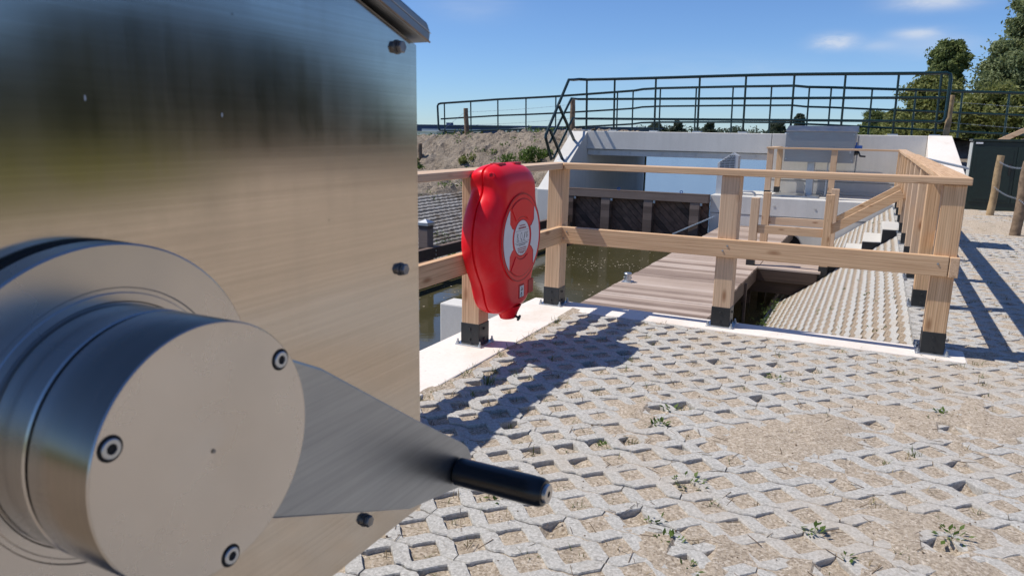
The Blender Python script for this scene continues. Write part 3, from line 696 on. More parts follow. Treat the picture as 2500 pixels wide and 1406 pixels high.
for xx in (-3.0, -1.62):
    MB().lathe((xx, 10.72, .03), (0, 1, 0), [(-.006, .021), (-.006, .034), (.006, .034), (.006, .021), (-.006, .021)], 18).cyl((xx, 10.72, .002), (xx, 10.72, .012), .016, k=8).build('lifting_eye', 'blue', t)

# slotted steel pillar and ladder hoop on the quay
t = thing('sensor_pillar', 'grey steel pillar with slanted top and rows of slots', 'pillar', (-.78, 11.2, 0))
MB().prism([(-1.0, 11.18, 0), (-.58, 11.18, 0), (-.58, 11.18, .80), (-.70, 11.18, .86), (-1.0, 11.18, .645)], (0, .26, 0)).build('pillar_body', 'pale_metal', t, .004)
sl = MB()
for i in range(9):
    z = .52 + i * .034
    xl = -.955 if z < .66 else -.955 + (z - .66) * 1.40
    if xl < -.66:
        for q in range(3):
            a_ = xl + (-.645 - xl) * q / 3 + .006; b_ = xl + (-.645 - xl) * (q + 1) / 3 - .006
            sl.box((a_, 11.172, z), (b_, 11.184, z + .012))
sl.build('slots', 'dark_hole', t)
t = thing('ladder_hoop', 'curved galvanised grab hoop at the edge of the quay', 'handle', (-.3, 11.0, 0))
MB().tube([(-.44, 11.02, -.02), (-.44, 11.02, .06), (-.42, 11.02, .078), (-.24, 11.02, .082), (-.19, 11.02, .055), (-.17, 11.02, -.01)], .016).build('hoop_tube', 'galv', t, 0, True)
MB().tube([(-.44, 11.14, -.02), (-.44, 11.14, .06), (-.42, 11.14, .078), (-.24, 11.14, .082), (-.19, 11.14, .055), (-.17, 11.14, -.01)], .016).build('hoop_tube', 'galv', t, 0, True)

# ------------------------------------------------------------------ near cabinet with crank
CX = 1.510
cab = thing('control_cabinet', 'large brushed stainless winch cabinet close up with round crank', 'cabinet', (.85, -4.31, .667))
MB().prism([(CX, -4.784, .667), (CX, -3.836, .667), (CX, -3.836, 1.313), (CX, -4.310, 1.470), (CX, -4.784, 1.313)], (-1.28, 0, 0)).build('cabinet_body', 'steel', cab, .0012, seg=1)
prof = [(-3.8285, 1.3155), (-3.8255, 1.3290), (-3.8325, 1.3400), (-4.310, 1.4980), (-4.7875, 1.3400), (-4.7945, 1.3290), (-4.7915, 1.3155), (-4.310, 1.4740)]
MB().prism([(CX + .015, y, z) for y, z in prof], (-1.34, 0, 0)).build('roof_cap', 'roof_metal', cab, .003)
MB().tube([(CX + .0155, y, z) for y, z in ((-3.829, 1.3165), (-4.310, 1.4750))], .0012, 6).build('roof_edge', 'rust_edge', cab)
MB().tube([(CX + .0158, y, z) for y, z in ((-3.8265, 1.3275), (-4.310, 1.4862))], .0004, 6).build('roof_edge', 'galv', cab)
MB().box((.78, -4.38, .0), (.92, -4.24, .667)).build('stand_pole', 'galv', cab, .01)
MB().box((.68, -4.48, -.012), (1.02, -4.14, .006)).build('foot_plate', 'galv', cab, .003)
for (by, bz) in ((-3.879, 1.306), (-3.879, 1.028), (-3.967, .711)):
    p = MB().lathe((CX, by, bz), (1, 0, 0), [(.0, .0088), (.0015, .0088), (.0015, .0080), (.0030, .0080), (.0030, .006)], 20).build('bolt', 'old_bolt', cab, 0, True)
    MB().lathe((CX + .0030, by, bz), (1, 0, 0), [(0, .0070), (.0008, .0079), (.0052, .0079), (.0064, .0068), (.0064, 0)], 6).build('bolt_head', 'old_bolt', p, .0004)
AY, AZ = -4.310, .977
MB().lathe((CX, AY, AZ), (1, 0, 0), [(.0098, .05), (.0098, .1415), (.0102, .142), (.031, .142), (.0325, .1405), (.0325, .108), (.0315, .107), (.0315, .104), (.0325, .103), (.0325, .097), (.0315, .096), (.0315, .0)], 128).build('flange_disc', 'steel_disc', cab, 0, True)
MB().lathe((CX, AY, AZ), (1, 0, 0), [(.0, .1425), (.0095, .1425), (.0095, .10)], 96).build('flange_gap_shade', 'dark_hole', cab)  # black ring paints in the shadow in the gap behind the flange
hub = MB().lathe((CX, AY, AZ), (1, 0, 0), [(.0315, .0), (.0315, .091), (.0335, .0935), (.037, .0950), (.0375, .0950), (.0732, .0950), (.0742, .0935), (.0742, .0895), (.0790, .0895), (.0790, .0935), (.0797, .0950)], 128).build('hub', 'steel_hub', cab, 0, True)
MB().lathe((CX, AY, AZ), (1, 0, 0), [(.0797, .0935), (.0800, .0950), (.0803, .0950), (.1382, .0950), (.1386, .0949), (.1395, .0942), (.1395, .0938)], 128).build('hub_cap', 'steel_hub', hub, 0, True)
MB().lathe((CX, AY, AZ), (1, 0, 0), [(.1395, .0939), (.1395, .004), (.1388, .001), (.1388, 0)], 128).build('hub_face', 'steel_disc', hub, 0, True)
for (sy_o, sz_o) in ((.0690, .0500), (-.0770, .0330), (.0080, -.0880)):
    c = Vector((CX + .1394, AY + sy_o, AZ + sz_o))
    p = MB().lathe(c, (1, 0, 0), [(.0002, .0088), (.0002, .0)], 24).build('screw_recess', 'dark_hole', hub)
    MB().lathe(c, (1, 0, 0), [(0, .0066), (.0016, .0066), (.0022, .0060), (.0022, .0036), (.0009, .0034)], 24).build('screw_head', 'galv', hub, 0, True)
    MB().lathe(c, (1, 0, 0), [(.0011, .0036), (.0011, 0)], 6).build('screw_socket', 'dark_hole', hub)
XA = CX + .084
MB().lathe((CX + .1396, AY, AZ), (1, 0, 0), [(.0001, .0016), (.0001, 0)], 16).build('centre_mark', 'old_bolt', hub)
arm_poly = [(-4.250, 1.040), (-4.130, .978), (-3.968, .866), (-3.862, .796), (-3.845, .782), (-3.836, .766), (-3.836, .752), (-3.846, .738), (-3.862, .731), (-3.985, .757), (-4.20, .853), (-4.29, .90)]
arm = MB().prism([(XA, y, z) for y, z in arm_poly], (-.009, 0, 0)).build('crank_arm', 'steel_arm', cab, .0020)
hd = MB().lathe((XA, -3.876, .760), (1, 0, 0), [(0, 0), (0, .0145), (.004, .0185), (.004001, .0186), (.106, .0190), (.124, .0186), (.1242, .0185), (.1295, .0165), (.130, .0155), (.130, 0)], 48).build('handle', 'black_plastic', cab, 0, True)
MB().lathe((XA + .1301, -3.876, .760), (1, 0, 0), [(0, .0125), (.0045, .0125), (.0052, .0118), (.0052, .0042), (.002, .0040)], 40).build('end_plate', 'steel_disc', hd, 0, True)
MB().lathe((XA + .1301, -3.876, .760), (1, 0, 0), [(.0025, .0042), (.0025, 0)], 6).build('end_socket', 'dark_hole', hd)
# small dirt specks and scratches on the sheet
sp_ = MB()
for (y, z, ry, rz) in ((-4.157, 1.217, .0009, .0022), (-4.287, 1.226, .0008, .0024)):
    sp_.add([(CX + .0004, y + ry * math.cos(a), z + rz * math.sin(a)) for a in np.linspace(0, 6.0, 9)], [tuple(range(9))])
sp_.build('dropping_mark', 'pale_clad', cab)

# far cabinet on the quay
t = thing('control_cabinet', 'distant grey steel cabinet on a single pole in front of the bridge', 'cabinet', (.93, 11.6, 0))
MB().box((.275, 11.55, .705), (1.585, 12.42, 1.325)).build('cabinet_body', 'far_steel', t, .004)
MB().prism([(.262, 11.515, 1.318), (.262, 11.515, 1.332), (.262, 11.985, 1.440), (.262, 12.45, 1.332), (.262, 12.45, 1.318)], (1.35, 0, 0)).build('roof_cap', 'far_steel', t, .006)
MB().box((.72, 11.78, .010), (.865, 11.92, .705)).build('stand_pole', 'galv', t, .01)
MB().box((.13, 11.25, .003), (1.02, 12.05, .030)).build('foot_plate', 'galv', t, .004)
MB().beam((.70, 11.55, .22), (.80, 11.25, .02), .02, .02).build('stay_bar', 'galv', t)
MB().box((1.10, 11.80, .02), (1.125, 11.825, .705)).build('cable_duct', 'galv', t)
MB().box((1.50, 11.54, .9), (1.53, 11.55, 1.0)).build('data_plate', 'galv', t)
MB().box((1.585, 11.56, 1.00), (1.72, 11.66, 1.06)).box((1.60, 11.56, 1.06), (1.625, 11.60, 1.12)).build('key_switch', 'blue', t, .004)
k2 = MB().lathe((1.585, 11.72, .915), (1, 0, 0), [(0, 0), (0, .06), (.02, .06), (.02, .045), (.07, .045), (.07, 0)], 24).build('crank_hub', 'shoe', t, 0, True)
MB().beam((1.66, 11.72, .93), (1.70, 11.50, .855), .02, .04).build('crank_arm', 'shoe', k2, .003)
MB().cyl((1.69, 11.50, .855), (1.80, 11.50, .85), .017, k=16).build('handle', 'black_plastic', k2)
for xx in (.31, 1.55):
    for zz in (.76, 1.0, 1.27): MB().cyl((xx, 11.55, zz), (xx, 11.542, zz), .012, k=6).build('bolt', 'galv', t)

# ------------------------------------------------------------------ lifebuoy case on the left rail
BY, BZ = -1.088, .628
case = thing('lifebuoy_case', 'bright red plastic lifebuoy case with white panels on the railing post', 'lifebuoy case', (.24, BY, BZ))
half = [(.206, .0), (.208, .075), (.219, .130), (.248, .168), (.30, .198), (.36, .218), (.40, .238), (.47, .288), (.54, .325), (.62, .345), (.70, .338), (.77, .318), (.83, .288), (.868, .256), (.900, .234),
        (.930, .228), (.958, .236), (.992, .242), (1.02, .220), (1.036, .17), (1.043, .10), (1.045, .0)]
ol = [(w, z) for z, w in half] + [(-w, z) for z, w in half[-2:0:-1]]
NO = len(ol)
layers = [(.128, .80), (.130, .86), (.142, .925), (.165, .965), (.196, .990), (.214, .994), (.2155, .988), (.2165, .955), (.2245, .955), (.2255, .988), (.228, .996), (.246, .990), (.270, .962), (.292, .915), (.312, .850), (.326, .775), (.333, .715), (.3355, .66)]
def shell(name, ls, capfirst, caplast, m='red'):
    mb = MB()
    for x, s_ in ls:
        # straighten the waist notch towards the front so that the face is a plain rounded shield
        for w, z in ol:
            k = max(0, min(1, (x - .25) / .08)); ang = math.atan2(z - BZ, w)
            ww = w * s_
            if .84 < z < 1.0: ww = math.copysign(abs(w) + k * .03 * math.sin((z - .84) / .16 * math.pi), w) * s_ if abs(w) > 1e-4 else 0
            mb.v.append((x, BY + ww, BZ + (z - BZ) * (1 - (1 - s_) * (.75 if z > BZ else .55))))
    L = len(ls)
    for j in range(L - 1):
        mb.f += [(j * NO + i, j * NO + (i + 1) % NO, (j + 1) * NO + (i + 1) % NO, (j + 1) * NO + i) for i in range(NO)]
    for base, flip, do, x in ((0, True, capfirst, ls[0][0]), ((L - 1) * NO, False, caplast, ls[-1][0])):
        if do:
            rings = [base]
            for s2 in (.8, .55, .3):
                o2 = len(mb.v)
                mb.v += [(x + (.0012 if not flip else 0) * (1 - s2), BY + (mb.v[base + i][1] - BY) * s2, BZ + (mb.v[base + i][2] - BZ) * s2) for i in range(NO)]
                rings.append(o2)
            for a_, b_ in zip(rings, rings[1:]):
                for i in range(NO):
                    q = (a_ + i, a_ + (i + 1) % NO, b_ + (i + 1) % NO, b_ + i); mb.f.append(q[::-1] if flip else q)
            c_ = len(mb.v); mb.v.append((x, BY, BZ))
            for i in range(NO):
                q = (rings[-1] + i, rings[-1] + (i + 1) % NO, c_); mb.f.append(q[::-1] if flip else q)
    o = mb.build(name, m, case, 0, True)
    for p in o.data.polygons: p.use_smooth = True
    sd = o.modifiers.new('subdivision', 'SUBSURF'); sd.levels = 1; sd.render_levels = 2
    return o
shell('back_shell', layers[:8], True, False)
fs = shell('front_shell', layers[7:], False, True)
def ring_sector(x0, x1, r0, r1, a0, a1, k=40, cy=BY, cz=.640, ry=1.0):
    mb = MB(); P = []
    for i in range(k + 1):
        a = a0 + (a1 - a0) * i / k
        for r_, x in ((r0, x0), (r1, x0), (r1, x1), (r0, x1)): P.append((x, cy + r_ * ry * math.cos(a), cz + r_ * math.sin(a)))
    F = []
    for i in range(k):
        for q in range(4): F.append((i * 4 + q, (i + 1) * 4 + q, (i + 1) * 4 + (q + 1) % 4, i * 4 + (q + 1) % 4))
    if abs(a1 - a0) < 2 * math.pi - .01: F += [(0, 1, 2, 3), (k * 4 + 3, k * 4 + 2, k * 4 + 1, k * 4)]
    mb.v = P; mb.f = F; return mb
def disc(x0, x1, r, cy=BY, cz=.640, k=64):
    return MB().lathe((x0, cy, cz), (1, 0, 0), [(0, r), (x1 - x0 - .0015, r), (x1 - x0, r - .0025), (x1 - x0, 0)], k)
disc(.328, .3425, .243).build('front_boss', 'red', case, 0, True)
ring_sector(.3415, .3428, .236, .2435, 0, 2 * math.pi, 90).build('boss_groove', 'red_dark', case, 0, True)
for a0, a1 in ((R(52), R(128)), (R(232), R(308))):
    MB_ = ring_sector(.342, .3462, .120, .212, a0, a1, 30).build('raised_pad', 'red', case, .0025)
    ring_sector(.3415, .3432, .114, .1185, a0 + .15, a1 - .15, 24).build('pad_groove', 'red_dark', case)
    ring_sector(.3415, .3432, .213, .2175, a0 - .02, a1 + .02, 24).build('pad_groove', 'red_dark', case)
for sgn in (0, 1):
    c0 = math.pi * sgn
    P = []
    for i in range(17):
        a = R(-47) + R(94) * i / 16; P.append((.221 * math.cos(a), .221 * math.sin(a)))
    P += [(.150, .088), (.123, .060)]
    P += [(.119 * math.cos(a), .119 * math.sin(a)) for a in np.linspace(R(27), R(-27), 8)]
    P += [(.123, -.060), (.150, -.088)]
    s_ = 1 if sgn == 0 else -1
    for g, xx, m_, nm in ((1.0, .3445, 'white_label', 'reflective_panel'),):
        MB().prism([(.3422, BY + s_ * y, .640 + z) for y, z in P], (xx - .3422, 0, 0)).build(nm, m_, case)
    cx_, Q = .168, []
    MB().prism([(.3415, BY + s_ * (cx_ + (y - cx_) * 1.10), .640 + z * 1.045) for y, z in P], (.0014, 0, 0)).build('panel_groove', 'red_dark', case)
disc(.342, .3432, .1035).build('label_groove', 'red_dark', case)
lab = disc(.342, .3446, .0965).build('label_disc', 'white_label', case, 0, True)
tx = MB(); tr_ = MB(); rl = random.Random(11); X0 = .3447; X1 = .3451
def row(mb, z, w0, w1, h, gaps=True):
    y = w0
    while y < w1:
        w = rl.uniform(.004, .011); y2 = min(y + w, w1)
        mb.box((X0, BY + y, .640 + z), (X1, BY + y2, .640 + z + h)); y = y2 + .0022
row(tr_, .066, -.036, .036, .006); row(tr_, .050, -.046, .046, .010)
tx.box((X0, BY - .074, .640 + .040), (X1, BY + .074, .640 + .0415))
tx.box((X0, BY - .086, .640 - .024), (X1, BY + .086, .640 - .0225))
# pictograms: running figure, ring, line, small list
def pb(y0, z0, y1, z1, w): tx.beam((X1, BY + y0, .640 + z0), (X1, BY + y1, .640 + z1), w, .0005, (1, 0, 0)) if False else tx.prism([(X0, BY + y0 - w, .640 + z0), (X0, BY + y0 + w, .640 + z0), (X0, BY + y1 + w, .640 + z1), (X0, BY + y1 - w, .640 + z1)], (.0004, 0, 0))
pb(-.060, .018, -.052, .000, .0028); pb(-.052, .001, -.064, -.009, .0015); pb(-.052, .001, -.046, -.014, .0015); pb(-.058, .014, -.044, .024, .0013); pb(-.058, .014, -.070, .012, .0013); pb(-.074, -.015, -.040, -.017, .001)
tx.lathe((X0, BY - .061, .640 + .025), (1, 0, 0), [(.0004, .0036), (.0004, 0)], 14)
for i in range(20):
    a = 2 * math.pi * i / 20; a2 = a + .33
    tx.prism([(X0, BY - .010 + .012 * math.cos(q) * r_, .640 + .010 + .020 * math.sin(q) * r_) for q, r_ in ((a, 1), (a2, 1), (a2, .86), (a, .86))], (.0004, 0, 0))
pb(.036, .030, .024, -.004, .0035); pb(.024, -.004, .019, -.014, .0014)
for i in range(6): row(tx, .026 - i * .006, .050, .074 - (i % 3) * .005, .0028)
row(tx, -.016, -.066, -.035, .003); row(tx, -.016, -.018, .004, .003); row(tx, -.016, .016, .038, .003)
row(tx, -.034, -.070, .070, .0035); row(tx, -.042, -.040, .040, .0035)
for i, w_ in enumerate((.066, .062, .056)): row(tr_, -.058 - i * .0105, -w_ * .85, w_ * .85, .0052)
tr_.lathe((X0, BY - .014, .640 - .0865 + .004), (1, 0, 0), [(.0004, .0045), (.0004, 0)], 12); row(tr_, -.0865, -.004, .022, .006)
tx.build('printed_text', 'ink', lab); tr_.build('printed_text', 'ink_red', lab)
def pict(yc, zc, mark=True):
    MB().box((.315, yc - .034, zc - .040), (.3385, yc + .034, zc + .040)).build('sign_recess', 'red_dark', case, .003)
    if mark:
        pl = MB().box((.3385, yc - .024, zc - .031), (.3395, yc + .024, zc + .031)).build('pictogram_plate', 'white_label', case)
        mk = MB().lathe((.3396, yc, zc + .020), (1, 0, 0), [(.0004, .006), (.0004, 0)], 14)
        for y0, z0, y1, z1, w in ((0, .012, .002, -.006, .006), (-.014, .008, .014, .010, .003), (.002, -.006, -.012, -.012, .004)):
            mk.prism([(.3396, yc + y0, zc + z0 - w), (.3396, yc + y0, zc + z0 + w), (.3396, yc + y1, zc + z1 + w), (.3396, yc + y1, zc + z1 - w)], (.0004, 0, 0))
        for i in range(12):
            a = 2 * math.pi * i / 12
            mk.prism([(.3396, yc - .004 + .010 * math.cos(q) * r_, zc - .020 + .009 * math.sin(q) * r_) for q, r_ in ((a, 1), (a + .55, 1), (a + .55, .55), (a, .55))], (.0004, 0, 0))
        mk.build('pictogram', 'ink', pl)
pict(BY + .02, .335); pict(BY + .14, .345, False)
MB().lathe((.262, BY - .005, .248), (.10, 0, -1), [(0, .080), (.040, .056), (.068, .046), (.074, .036), (.074, 0)], 24).build('latch_block', 'red', case, 0, True)
MB().lathe((.305, BY - .005, .196), (1, 0, -.35), [(0, .010), (.012, .007), (.026, .007), (.030, .018), (.036, .018), (.039, 0)], 16).build('latch_knob', 'shoe', case, 0, True)
MB().cyl((.128, BY, .93), (.10, BY, .93), .03, k=16).cyl((.128, BY, .52), (.10, BY, .52), .03, k=16).build('mounting_stud', 'shoe', case)
# rivet hole in the near top corner and the two lifting recesses on top
MB().lathe((.272, BY - .226, .985), (.25, -1, .12), [(-.02, .0165), (.008, .0165), (.012, .0145), (.012, .009), (.003, .0085), (.003, 0)], 24).build('hinge_eye', 'red', case, 0, True)
MB().lathe((.274, BY - .2345, .986), (.25, -1, .12), [(.002, .0078), (.002, 0)], 20).build('hinge_hole', 'red_dark', case)
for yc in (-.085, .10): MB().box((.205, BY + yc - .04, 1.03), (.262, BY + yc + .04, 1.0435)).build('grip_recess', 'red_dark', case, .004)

# ------------------------------------------------------------------ grey panel on the outside of the side rail
t = thing('info_panel', 'tilted grey panel standing just outside the right side rail', 'panel', (2.7, 5.2, 0))
MB().prism([(2.525, 4.94, .975), (2.955, 4.94, .880), (2.955, 5.47, .880), (2.525, 5.47, .975)], (.004, 0, .022)).build('panel_board', 'panel_grey', t, .004)
for yy in (5.0, 5.36): MB().box((2.66, yy, -.04), (2.71, yy + .05, .925)).build('leg', 'galv', t, .004)

# ------------------------------------------------------------------ green steel railings on the bridge
near_r = thing('bridge_railing', 'dark green tube railing along the near edge of the bridge', 'railing', (-1, 12.75, 1.27))
Y0 = 12.75
zt = lambda x: 2.50 + .038 * math.exp(-((x + .2) / 2.6) ** 2)
xs_ = [-4.62, -3.90, -2.88, -1.85, -.82, .197, 1.217, 2.219, 2.987]
lft = -4.80
bend = [(-4.62, Y0, zt(-4.62))]
MB().tube([(3.00, Y0, 1.545), (3.06, Y0, 1.55), (3.13, Y0, 1.58), (3.155, Y0, 1.65), (3.155, Y0, 2.40), (3.13, Y0, 2.48), (3.06, Y0, 2.512), (2.987, Y0, zt(2.987))] + [(x, Y0, zt(x)) for x in np.linspace(2.2, -4.62, 14)] + [(-4.78, 12.62, 2.505), (lft, 12.30, 2.47), (lft, 12.02, 2.455), (lft, 10.76, 1.17), (lft, 10.74, 1.10), (lft - .0, 11.10, .60)], .034, 12).build('top_rail', 'green_steel', near_r, 0, True)
for zz, e1, e2 in ((2.03, 12.22, 10.98), (1.56, 12.34, 11.22)):
    zb = {2.03: .985, 1.56: .62}[zz]
    MB().tube([(3.10 if zz > 2 else 3.02, Y0, zz)] + [(x, Y0, zz + .006) for x in (1, -2, -4.6)] + [(-4.78, 12.6, zz), (lft, e1, zz), (lft, e2, zb)], .029, 10).build('rail', 'green_steel', near_r, 0, True)
for x in xs_:
    p = MB().cyl((x + .02, Y0 + .03, 1.30), (x, Y0, zt(x)), .024, k=10).build('railing_post', 'green_steel', near_r, 0, True)
    MB().box((x - .08, Y0 - .06, 1.272), (x + .12, Y0 + .10, 1.30)).build('base_plate', 'galv', p, .003)
for a, c in (((lft + .02, 11.40, 1.84), (-4.72, 12.30, 1.03)), ((lft + .02, 10.94, 1.27), (-4.74, 11.62, .60))):
    p = MB().beam(a, c, .06, .045).build('railing_post', 'green_steel', near_r, .004)
    c = Vector(c); MB().prism([c + Vector(q) for q in ((-.09, -.08, -.08), (.09, -.08, -.08), (.09, .10, .038), (-.09, .10, .038))], (0, -.02, .03)).build('base_plate', 'galv', p, .003)
far_r = thing('bridge_railing', 'longer dark green tube railing along the far edge of the bridge', 'railing', (-3, 17.6, 1.25))
Y1 = 17.6
FX = [-12.3, -12.04, -11.76, -10.7, -9.65, -8.6, -7.53, -5.45, -4.9, -4.64, -4.1, -3.02, -1.96, -.9, -.3, .05, .66, 1.675, 2.71, 3.76, 4.77, 6.0, 7.2, 8.4]
FZ = [2.13, 2.135, 2.16, 2.215, 2.275, 2.315, 2.36, 2.48, 2.515, 2.555, 2.577, 2.588, 2.598, 2.599, 2.602, 2.565, 2.547, 2.503, 2.461, 2.411, 2.372, 2.31, 2.25, 2.19]
fz = lambda x: float(np.interp(x, FX, FZ))
MB().tube([(-11.95, Y1, 1.24), (-12.0, Y1, 1.30), (-12.04, Y1, 2.06), (-12.0, Y1, 2.125), (-11.9, Y1, 2.15)] + [(x, Y1, fz(x)) for x in FX[3:]], .036, 10).build('top_rail', 'green_steel', far_r, 0, True)
for d, xa in ((.53, -11.9), (1.0, -11.95)):
    MB().tube([(xa, Y1, fz(xa) - d + .08 * (d > .9))] + [(x, Y1, fz(x) - d) for x in FX[3:]], .028, 10).build('rail', 'green_steel', far_r, 0, True)
for x in (-11.76, -10.7, -9.65, -8.6, -7.53, -6.45, -5.45, -4.95, -4.1, -3.02, -1.96, -.9, .1, .66, 1.675, 2.71, 3.76, 4.77, 5.8, 6.9, 8.0):
    MB().cyl((x + .03, Y1, fz(x) - 1.42), (x, Y1, fz(x)), .024, k=8).build('railing_post', 'green_steel', far_r, 0, True)

# ------------------------------------------------------------------ fence posts and barbed wire
def round_post(name, label, x, y, z0, h, r, lean=(0, 0), m='roundwood', group=None):
    t = thing(name, label, 'fence post', (x, y, z0), group)
    pts = []; rad = []
    for i in range(9):
        q = i / 8; pts.append((x + lean[0] * q + .006 * math.sin(q * 9 + x), y + lean[1] * q, z0 - .15 + (h + .15) * q)); rad.append(r * (1.05 - .1 * q + .03 * math.sin(q * 17 + y)))
    MB().tube(pts, rad, 14).build('post_trunk', m, t, .004, True)
    return t
def wire(label, pts, r=.0026, barbs=True):
    t = MB(); P = []
    for a, c in zip(pts, pts[1:]):
        a, c = Vector(a), Vector(c); k = max(4, int((c - a).length / .12))
        for i in range(k): P.append(a + (c - a) * (i / k) - Vector((0, 0, .03 * math.sin(math.pi * i / k))))
    P.append(Vector(pts[-1]))
    t.tube(P, r, 5)
    if barbs:
        for q in P[1::1]: t.tube([q + Vector((.006, 0, .014)), q, q + Vector((-.006, .006, -.013))], r * .8, 4)
    return tag(t.build('barbed_wire', 'zinc'), label, 'wire')
round_post('fence_post', 'knotty round post nearest the green enclosure, wrapped with two wires', 3.77, 9.5, -.03, 1.0, .055, (.03, 0))
round_post('fence_post', 'brown round post at the right picture edge before the enclosure', 3.735, 6.66, -.03, .98, .062, (.02, 0), 'barkwood')
round_post('fence_post', 'tall pale round post standing at the end of the near bridge railing', 3.21, 13.0, 1.10, .99, .056, (.03, 0))
round_post('fence_post', 'leaning brown post on the ridge of the left soil bank', -8.74, 14.0, .98, .88, .07, (-.06, 0), 'barkwood')
round_post('fence_post', 'low brown post halfway up the left soil slope', -9.05, 12.0, .27, .60, .06, (0, 0), 'barkwood')
round_post('fence_post', 'bark-covered post behind the sloping left end of the bridge railing', -5.86, 15.0, 1.15, .98, .075, (-.03, 0), 'barkwood')
round_post('fence_post', 'far small brown post left of the leaning ridge post', -12.4, 16.5, .75, 1.0, .07, (0, 0), 'barkwood')
wire('upper barbed wire strand between the two round posts on the right', [(3.78, 9.44, .87), (3.72, 6.70, .86), (3.70, 4.2, .84)])
wire('lower barbed wire strand between the two round posts on the right', [(3.76, 9.44, .47), (3.71, 6.70, .47), (3.70, 4.2, .45)])
wire('upper thin wire running right from the tall pale post', [(3.25, 13.0, 1.96), (6.5, 14.0, 1.80), (10, 15, 1.6)], .003)
wire('lower thin wire running right from the tall pale post', [(3.23, 13.0, 1.55), (6.5, 14.0, 1.38), (10, 15, 1.2)], .003)
wire('upper wire over the left soil bank between ridge posts', [(-9.05, 12.0, .82), (-8.80, 13.95, 1.75), (-5.9, 15, 2.0)], .003)
wire('lower wire over the left soil bank between ridge posts', [(-9.05, 12.0, .55), (-8.76, 13.95, 1.38), (-5.9, 15, 1.62)], .003)

# ------------------------------------------------------------------ green enclosure and timber stair rail behind it
t = thing('utility_enclosure', 'dark green steel cabinet with double doors behind the wire fence', 'enclosure', (4.1, 10.8, 0))
MB().box((3.50, 10.52, -.04), (4.80, 11.05, 1.18)).build('housing', 'green_box', t, .008)
MB().box((3.488, 10.56, .02), (3.498, 11.03, 1.16)).build('sunlit_side', 'green_sunlit_side', t, .002)
MB().box((3.475, 10.50, 1.182), (4.83, 11.08, 1.225)).build('lid', 'green_box', t, .008)
for x0, x1 in ((3.53, 4.155), (4.165, 4.78)):
    d_ = MB().box((x0, 10.505, .14), (x1, 10.518, 1.10)).build('door', 'green_box', t, .005)
    if x0 < 4:
        MB().box((4.06, 10.485, .62), (4.095, 10.503, .82)).build('handle', 'black_plastic', d_, .006)
    MB().box((x0 + .05, 10.498, .19), (x1 - .05, 10.504, 1.05)).build('door_panel', 'green_box', d_, .003)
MB().box((3.53, 10.497, 1.142), (3.635, 10.512, 1.170)).build('name_plate', 'white_label', t)
t = thing('timber_stair_rail', 'sloping yellowish timber rail behind the green enclosure', 'handrail', (4.6, 14, 1.2))
MB().beam((4.12, 14, 1.10), (5.6, 14, 1.93), .06, .10).build('handrail', 'larch_x', t, .004)
MB().beam((4.45, 14.3, 1.10), (5.7, 14.3, 1.60), .05, .06).build('handrail', 'grey_wood', t, .004)
MB().box((4.52, 14.03, .8), (4.60, 14.11, 1.22)).build('stub_post', 'roundwood', t, .004)

# ------------------------------------------------------------------ vegetation
def leaf_cards(mb, rnd, centre, rad, count, size, flat_=.0, shell_=.35):
    cx_, cy_2, cz_ = centre; rx, ry, rz = rad
    for _ in range(count):
        while True:
            p = Vector((rnd.uniform(-1, 1), rnd.uniform(-1, 1), rnd.uniform(-1, 1)))
            if shell_ < p.length <= 1: break
        q = Vector((cx_ + p.x * rx, cy_2 + p.y * ry, cz_ + p.z * rz))
        s_ = size * rnd.uniform(.6, 1.4)
        d = (p * .7 + Vector((rnd.gauss(0, 1), rnd.gauss(0, 1), rnd.gauss(0, .8) - flat_))).normalized()
        u = d.orthogonal().normalized(); w = d.cross(u); a = rnd.uniform(0, 6.28)
        u, w = u * math.cos(a) + w * math.sin(a), w * math.cos(a) - u * math.sin(a)
        mb.add([q - u * s_, q - w * s_ * .42 + d * s_ * .12, q + u * s_, q + w * s_ * .42 + d * s_ * .12], [(0, 1, 2), (0, 2, 3)])
def tree(name, label, x, y, z0, h, spread, m, seed, trunk_h=.2, clumps=46, per=170, size=.16, narrow=1.0, group=None, cat='tree'):
    rnd = random.Random(seed); t = thing(name, label, cat, (x, y, z0), group)
    br = MB(); br.tube([(x, y, z0 - .3), (x + .1, y, z0 + h * .35), (x - .1, y + .1, z0 + h * .7), (x, y, z0 + h * .92)], [.022 * h, .017 * h, .009 * h, .002 * h], 9)
    cr = MB()
    clumps = int(clumps * 4.2); per = int(per * .5)
    for i in range(clumps):
        f = rnd.random() ** .9; zc = z0 + h * (trunk_h + (1 - trunk_h) * f)
        env = math.sqrt(max(.05, 1 - (max(0, f - .30) / .74) ** 2)) * (.72 + .28 * min(1, f / .25)) * (.86 + .20 * math.sin(f * 11 + seed)) * narrow
        a = rnd.uniform(0, 6.283); rr_ = spread * env * math.sqrt(rnd.random()) * .95
        cx_, cy_2 = x + rr_ * math.cos(a), y + rr_ * math.sin(a)
        cr_ = spread * rnd.uniform(.13, .30) * (1.1 - .40 * f)
        leaf_cards(cr, rnd, (cx_, cy_2, zc), (cr_, cr_, cr_ * rnd.uniform(.6, .95)), per, size)
        if i % 3 == 0: leaf_cards(cr, rnd, (cx_, cy_2, zc), (cr_ * 1.9, cr_ * 1.9, cr_ * 1.5), per // 3, size)
        if i % 14 == 0: br.tube([(x, y, z0 + h * max(.12, trunk_h * .6 + .45 * f)), ((x + cx_) / 2, (y + cy_2) / 2, (zc + z0 + h * .45 * f) / 2 + .1 * h), (cx_, cy_2, zc)], [.006 * h, .0035 * h, .001 * h], 5)
    cr.build('crown', m, t); br.build('trunk', 'bark', t, 0, True)
    return t
